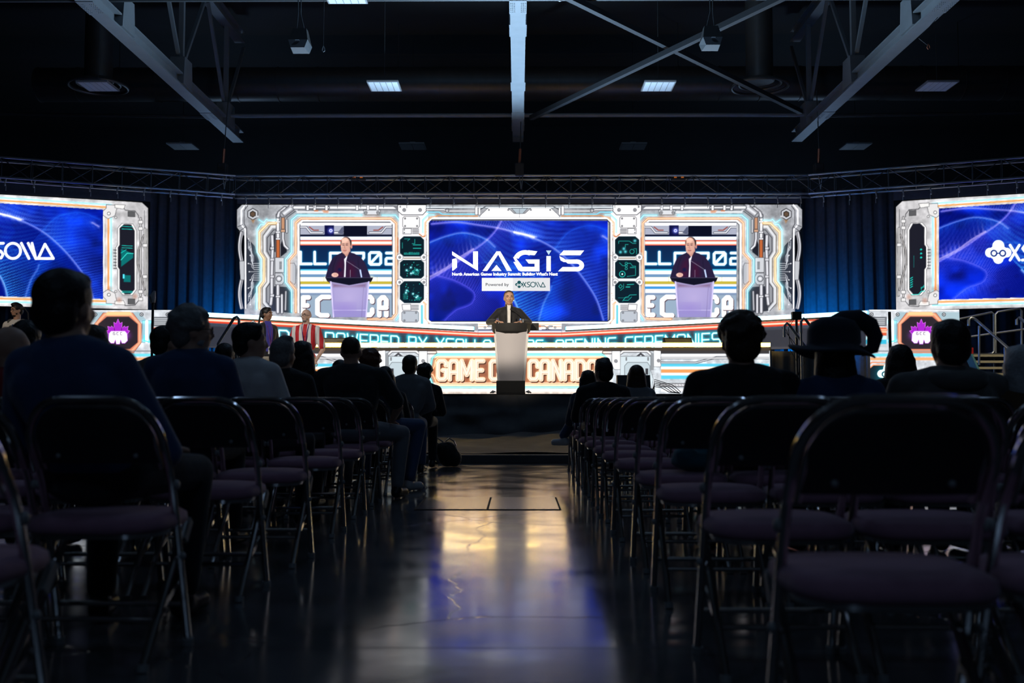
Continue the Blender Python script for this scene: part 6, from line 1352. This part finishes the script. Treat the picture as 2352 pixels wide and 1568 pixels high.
# ---------------------------------------------------------------- audience, left of the aisle
B_ = -.07
def cxof(s, r, k): return CH[s, r, k].location.x
def yof(s, r): return (LROW if s == 'L' else RROW)[r] - .045
seated(147, 618, yof('L',1), 'person with short dark hair in a navy jacket, nearest on the left', 'navy_jacket', sw=.2, bulk=1.0, cx_=-1.38, hyaw=-.25, voxel=.011, hs=1.04, elbow={1: (.2,.1,.62)}, wrist={1: (.13,.33,.62)}, knee={1: (.2,.42,.535)}, ankle={1: (.16,.44,.09)}, hstyle='short')
seated(440, 706, yof('L',3), 'person with curly grey hair, glasses and beard in a navy jacket looking right', 'navy_jacket', sw=.22, cx_=-1.68, hyaw=-1.15, hstyle='curly', hmat='hair_grey', specs=True, beard='hair_silver', voxel=.012)
seated(574, 740, yof('L',4), 'person in a white shirt with dark hair looking right, left of the aisle', 'white_shirt', sw=.2, cx_=-1.63, rz=-.35, hyaw=-.9, hstyle='short', hmat='hair_black', voxel=.012)
seated(650, 776, yof('L',5), 'person with short grey hair in a black suit jacket', 'black_jacket', sw=.2, cx_=-1.62, hyaw=-.3, hstyle='quiff', hmat='hair_grey')
seated(694, 783, yof('L',6), 'person with long dark hair in a black jacket beside the broad bald person', 'black_jacket', sw=.19, cx_=-1.70, hstyle='bob', hmat='hair_black', hyaw=-.3)
seated(806, 771, yof('L',6), 'broad bald person in a charcoal T-shirt and grey trousers on the aisle', 'charcoal_tee', 'grey_trousers', sw=.27, bulk=1.18, cx_=-1.27, hstyle='stubble', hmat='hair_brown', hs=1.03, short=True, elbow={1: (.33,.1,.74)}, wrist={1: (.25,.32,.62)}, knee={1: (.33,.36,.52)}, ankle={1: (.3,.3,.09)}, foot={1: (.35,1,0)}, voxel=.012)
seated(851, 804, yof('L',7), 'person with curly reddish hair in a denim jacket and jeans with white trainers', 'denim_jacket', 'jeans', sw=.2, cx_=-1.24, hstyle='curly', hmat='hair_red', shoe='shoe_white', hyaw=-.3, knee={1: (.36,.34,.56)}, ankle={1: (.3,.12,.09)}, foot={1: (.6,.8,0)}, voxel=.012)
seated(884, 841, yof('L',8), 'person with straight dark hair in a dark jacket, seated low on the aisle left', 'black_jacket', sw=.19, hs=.95, cx_=-1.26, hstyle='bob', hmat='hair_black')
seated(942, 815, yof('L',9), 'person with cropped hair in a grey shirt and blue jeans on the aisle', 'grey_shirt', 'jeans', sw=.215, bulk=1.05, cx_=-1.17, hstyle='short', hmat='hair_brown', hs=.95, hyaw=-.2)
seated(975, 836, yof('L',10), 'person with dark curly hair in a black jacket, front left on the aisle', 'black_jacket', sw=.2, cx_=-1.12, hstyle='curly', hmat='hair_black', hs=.95)
seated(22, 746, yof('L',3), 'bald person in a red shirt at the left edge', 'red_shirt', sw=.22, cx_=-2.6, hstyle='bald', hyaw=-.7)
seated(60, 735, yof('L',4), 'person with dark hair between the bald person and the navy jacket', 'black_jacket', cx_=-3.05, hstyle='short')
seated(214, 746, yof('L',4), 'person with long dark hair and a teal hood behind the nearest person', 'teal_hoodie', sw=.19, cx_=-2.6, hstyle='long', hmat='hair_brown', hyaw=-.2)
seated(255, 792, yof('L',6), 'person with wavy dark hair below the leaf emblem', 'black_jacket', sw=.19, cx_=-3.05, hstyle='longwavy', hmat='hair_brown')
seated(380, 748, yof('L',5), 'person in a patterned grey jacket resting a hand against the face', 'pattern_jacket', sw=.2, cx_=-2.6, hstyle='short', hyaw=-.8, elbow={-1: (-.26,.22,.80)}, wrist={-1: (-.06,.2,1.02)})
seated(516, 788, yof('L',7), 'person with dark hair behind the white-shirted person', 'black_jacket', sw=.19, cx_=-2.6, hstyle='short')
seated(783, 826, yof('L',8), 'small dark-haired person half hidden by the broad bald person', 'black_jacket', sw=.18, hs=.9, cx_=-1.72, hstyle='short', hyaw=-.4)
# ---------------------------------------------------------------- audience, right of the aisle
seated(1702, 722, yof('R',3), 'broad person with short tousled hair in a black jacket, right of the aisle', 'black_jacket', sw=.27, bulk=1.12, cx_=1.13, hstyle='curly', hmat='hair_brown', voxel=.012, hs=1.14)
ut, uc, uR = seated(1918, 762, yof('R',3), 'person in a dark jacket wearing a floppy curled felt hat', 'navy_jacket', sw=.22, bulk=1.05, cx_=1.60, hstyle='long', hmat='hair_black', voxel=.012, hs=.95)
seated(2068, 791, yof('R',5), 'person with dark shoulder-length hair behind the hat and the hoodie', 'black_jacket', sw=.18, cx_=2.57, hstyle='bob', hmat='hair_black', hs=.95)
wt, wc_, wR = seated(2182, 734, yof('R',3), 'broad person with short dark hair in a grey hooded sweatshirt', 'hoodie_grey', sw=.28, bulk=1.15, cx_=2.09, hstyle='short', hmat='hair_black', voxel=.012, hs=1.08)
seated(2348, 792, yof('R',3), 'person with wavy grey hair in a brown jacket at the right edge', 'brown_jacket', sw=.2, cx_=2.50, hstyle='longwavy', hmat='hair_silver', hyaw=.2, hs=.95)
seated(1385, 825, yof('R',8), 'person with short dark hair and glasses turned left, in a far right aisle seat', 'black_jacket', sw=.24, bulk=1.05, cx_=.80, hstyle='quiff', hmat='hair_black', hyaw=.45, specs=True)
seated(1350, 850, yof('R',9), 'person with long black hair and crossed legs, far end of the right aisle', 'denim_jacket', 'jeans', sw=.17, hs=.92, cx_=.72, hstyle='long', hmat='hair_black', hyaw=.3, knee={-1: (-.1,.45,.62), 1: (.04,.42,.53)}, ankle={-1: (-.23,.55,.38), 1: (.05,.4,.09)}, foot={-1: (-.8,.6,0)}, shoe='shoe_white')
seated(1462, 838, yof('R',9), 'person with long dark hair in a grey top, far right, behind the monitor box', 'grey_shirt', sw=.18, hs=.95, cx_=1.21, hstyle='long', hmat='hair_brown')
# the hat
h_ = thing('floppy_hat', 'dark felt hat with a wide floppy brim and a curled tip', 'hat', (ut.location + V(uc))); 
b = MB(); n = 28
prof = [(.245, -.02), (.235, -.01), (.15, .02), (.13, .04), (.128, .10), (.108, .145), (.06, .165), (.0, .17)]
rings = []
for r_, z_ in prof:
    rg_ = []
    for k in range(n):
        a = 2*math.pi*k/n; w_ = 1 if r_ > .14 else 0; rx = r_*(1.0 if not w_ else (.78 if math.cos(a) > 0 else 1.0 - .1*abs(math.cos(a)))); zz = z_ + w_*(r_-.14)*(.42*math.cos(a)**2*(1 if math.cos(a) < 0 else -.15) + .12*math.sin(3*a)); rg_.append((rx*math.cos(a), r_*.9*math.sin(a), zz + .02))
    rings.append(rg_)
b.loft(rings, cap=False); hat = b.build('brim_and_crown', M['hat_felt'], h_, 180); sm = hat.modifiers.new('s', 'SOLIDIFY'); sm.thickness = .008
tip = [(.0,0,.12),(.06,0,.165),(.12,-.01,.175),(.175,-.01,.145),(.2,-.01,.09),(.185,-.01,.03),(.14,-.01,.015),(.12,-.01,.04)]
MB().tube(tip, [.07,.06,.05,.044,.038,.032,.024,.014], 14).build('curled_tip', M['hat_felt'], h_, 180)
# hood of the grey sweatshirt
b = MB(); c0_ = V(wc_) + V((0,-.045,-.155))
b.tube([c0_ + V((.12*math.cos(a), .085*math.sin(a) - .0, .02*math.sin(a))) for a in np.linspace(math.pi*.95, math.pi*2.05, 12)], [.03,.04,.046,.05,.052,.052,.052,.052,.05,.046,.04,.03], 12); bake(b, 'hood', M['hoodie_grey'], wt, .014, 3)

# ---------------------------------------------------------------- small things
bp_ = thing('backpack', 'black backpack with handle loops resting on the floor by the front left aisle chair', 'bag', (at(1028, 1065, 11.75).x, 11.75, 0))
b = MB(); b.ell((0,0,.15), (.13,.1,.15)).ell((.08,.0,.1), (.09,.09,.1)).ell((-.06,.0,.2), (.1,.08,.09)); bake(b, 'main_pouch', M['bag_black'], bp_, .012, 3)
MB().tube([(-.1,-.02,.26),(-.16,-.03,.31),(-.12,-.04,.34),(-.05,-.03,.29)], .008, 8).tube([(-.02,-.03,.3),(.02,-.05,.335),(.08,-.05,.3),(.1,-.03,.25)], .008, 8).build('straps', M['chairmetal'], bp_)
MB().tube([(.1,-.07,.22),(.14,-.09,.15),(.16,-.08,.08)], .006, 8).build('zip', M['chairmetal'], bp_)
jk = thing('folded_jacket', 'dark teal jacket lying crumpled on an empty seat right of the aisle', 'jacket', (.86, 4.82, .45)); b = MB(); b.ell((0,0,.05), (.13,.12,.05)).ell((.05,.03,.09), (.1,.08,.05)).ell((-.06,-.02,.08), (.06,.1,.045)); o = bake(b, 'crumpled_cloth', M['teal_hoodie'], jk, .012, 2)

def mic_stand(px, ytop, d, label, z0=0):
    p = at(px, ytop, d); t = thing('lamp_stand', label, 'stand', (p.x, d, z0)); h = p.z - z0
    MB().tube([(0,0,.02),(0,0,h-.16)], .016, 10).build('pole', M['black'], t); MB().tube([(0,0,h-.18),(-.012,0,h-.1),(.02,0,h-.02)], [.03,.045,.012], 10).build('head', M['fixture'], t); MB().tube([(0,0,0),(0,0,.025)], .14, 20).build('round_base', M['black'], t)
mic_stand(352, 664, 13.0, 'tall thin black stand with a small pale head left of the centre screen')
p = at(2043, 716, 12.0); t = thing('pole', 'thin black upright pole in front of the right emblem screen', 'pole', (p.x, 12.0, 0)); MB().tube([(0,0,0),(0,0,p.z)], .018, 8).build('tube', M['black'], t); MB().tube([(0,0,0),(0,0,.025)], .14, 20).build('round_base', M['black'], t)
# tripod with cables
p = at(1829, 716, 15.5); t = thing('camera_tripod', 'tall dark tripod with dangling cables below the right wing', 'tripod', (p.x, 15.5, 0)); h = p.z
MB().tube([(0,0,.35),(0,0,h-.1)], .02, 10).build('column', M['blacksteel'], t); MB().box(-.07,.07,-.05,.05,h-.12,h).build('head', M['black'], t, 0, .006)
for a in (.3, 2.4, 4.5): MB().tube([(0,0,.75),(.42*math.cos(a),.42*math.sin(a),.01)], .013, 8).tube([(0,0,.4),(.21*math.cos(a),.21*math.sin(a),.38)], .008, 6).build('leg', M['blacksteel'], t)
for k in range(3): MB().tube([(0,-.03,h-.05),(-.14-.05*k,-.05,h-.25),(-.12+.08*k,-.05,h-.6),(.05*k,-.04,h-.8),(.0,-.03,h-1.0)], .005, 6).build('cable', M['black'], t)
# handrails of the small stage steps
def handrail(pts, d, label, foot=True):
    P_ = [at(x, y, d) for x, y in pts]; o = V((P_[0].x, d, 0)); t = thing('handrail', label, 'handrail', o, 'handrails of the stage steps')
    for dy in (0, .9): MB().tube([q - o + V((0, dy, 0)) for q in P_], .02, 10).build('rail', M['rail'], t)
    MB().tube([P_[-1]-o, V((P_[-1].x-o.x, 0, 0))], .018, 8).tube([P_[0]-o, V((P_[0].x-o.x, 0, 0))], .018, 8).build('post', M['rail'], t)
    return t
handrail([(549, 752), (549, 733), (544, 727), (538, 730), (500, 790)], 14.2, 'blue-lit curved metal handrail left of the ponytailed person')
handrail([(1840, 765), (1840, 738), (1846, 731), (1852, 736), (1894, 792)], 14.4, 'blue-lit curved metal handrail beside the tripod')
# cables on the stage edge at the right
t = thing('cable_bundle', 'loose black cables looping on the stage edge right of the sign', 'cables', (at(1520, 900, 16.7).x, 16.72, DZ+.008))
for k in range(5): MB().tube([(-.2+.02*k,0,.01),(-.12,0,.12+.03*k),(.0+.05*k,.02,.1+.01*k),(.12+.05*k,0,.03),(.3,0,.008)], .007, 6).build('cable', M['black'], t)
a = at(1418, 861, 17.2); b2 = at(1494, 905, 17.2); t = thing('side_fill', 'black monitor box on the stage behind the heads right of the aisle', 'stage monitor', ((a.x+b2.x)/2, 17.25, DZ)); wd2 = (b2.x-a.x)/2
MB().prism([(-wd2,-.15,0),(-wd2,.15,0),(-wd2,.15,a.z-DZ),(-wd2,-.02,a.z-DZ)], (2*wd2,0,0)).build('cabinet', M['black'], t, 0)

# ---- steel stairs at the right
SX = at(2238, 820, 19.5).x
t = thing('stairs', 'steel stairs with tan treads and grey handrails at the right edge', 'stairs', (SX, 18.2, 0)); n = 13
for k in range(n):
    z = .12 + .125*k; y = .115*k; xo = .45 - .0*k
    MB().box(.0, 3.2, y, y+.15, z, z+.045).build('tread', M['tread'], t, 0)
for s in (0, 1):
    x = -.04 if s == 0 else 3.24; MB().prism([(x,-.1,.0),(x,.06,.0),(x,1.62,1.62),(x,1.62,1.8),(x,1.4,1.72)], (.04,0,0)).build('stringer', M['teal'], t, 0)
MB().bar((-.1,.2,.3),(-.1,1.2,1.3), .04, .05).build('cross_brace', M['teal'], t, 0)
q = lambda px, py, d: at(px, py, d) - V((SX, 18.2, 0))
MB().tube([q(2225,748,18.3), q(2225,735,18.3), q(2230,729,18.3), q(2240,733,18.3), q(2330,812,17.4), q(2352,835,17.2)], .026, 10).build('handrail', M['rail'], t)
MB().tube([q(2335,746,19.2), q(2335,735,19.2), q(2340,729,19.2), q(2365,748,19.0), q(2460,830,18.2)], .026, 10).build('handrail', M['rail'], t)
for px, y0, y1 in ((2249, 748, 838), (2308, 797, 900)): MB().tube([q(px,y0,18.1), q(px,y1,18.1)], .02, 8).build('baluster', M['rail'], t)
MB().tube([q(2232,812,18.0), q(2232,798,18.0)], .028, 10).build('red_grip', M['red'], t)
gr = thing('guard_rail', 'grey tubular guard rails on the platform above the stairs', 'railing', (at(2200, 730, 20.6).x, 20.6, 0)); q = lambda px, py: at(px, py, 20.6) - V(gr.location)
for pts in ([(2200,733),(2278,717),(2283,722),(2283,806),(2278,812),(2240,817)], [(2287,815),(2286,722),(2292,716),(2342,708),(2346,714),(2346,800)], [(2228,773),(2345,757)], [(2345,757),(2440,742)]):
    MB().tube([q(*p_) for p_ in pts], .024, 10).build('rail', M['rail'], gr)
for px in (2240, 2283, 2346): MB().tube([q(px, 812), V((q(px, 812).x, 0, 0))], .022, 8).build('post', M['rail'], gr)
pl = tag(MB().box(at(2215,820,20).x, 14.5, 19.8, 21.2, 1.62, 1.70).build('landing', M['darksteel'], None, 0), 'dark steel landing at the top of the stairs', 'platform')
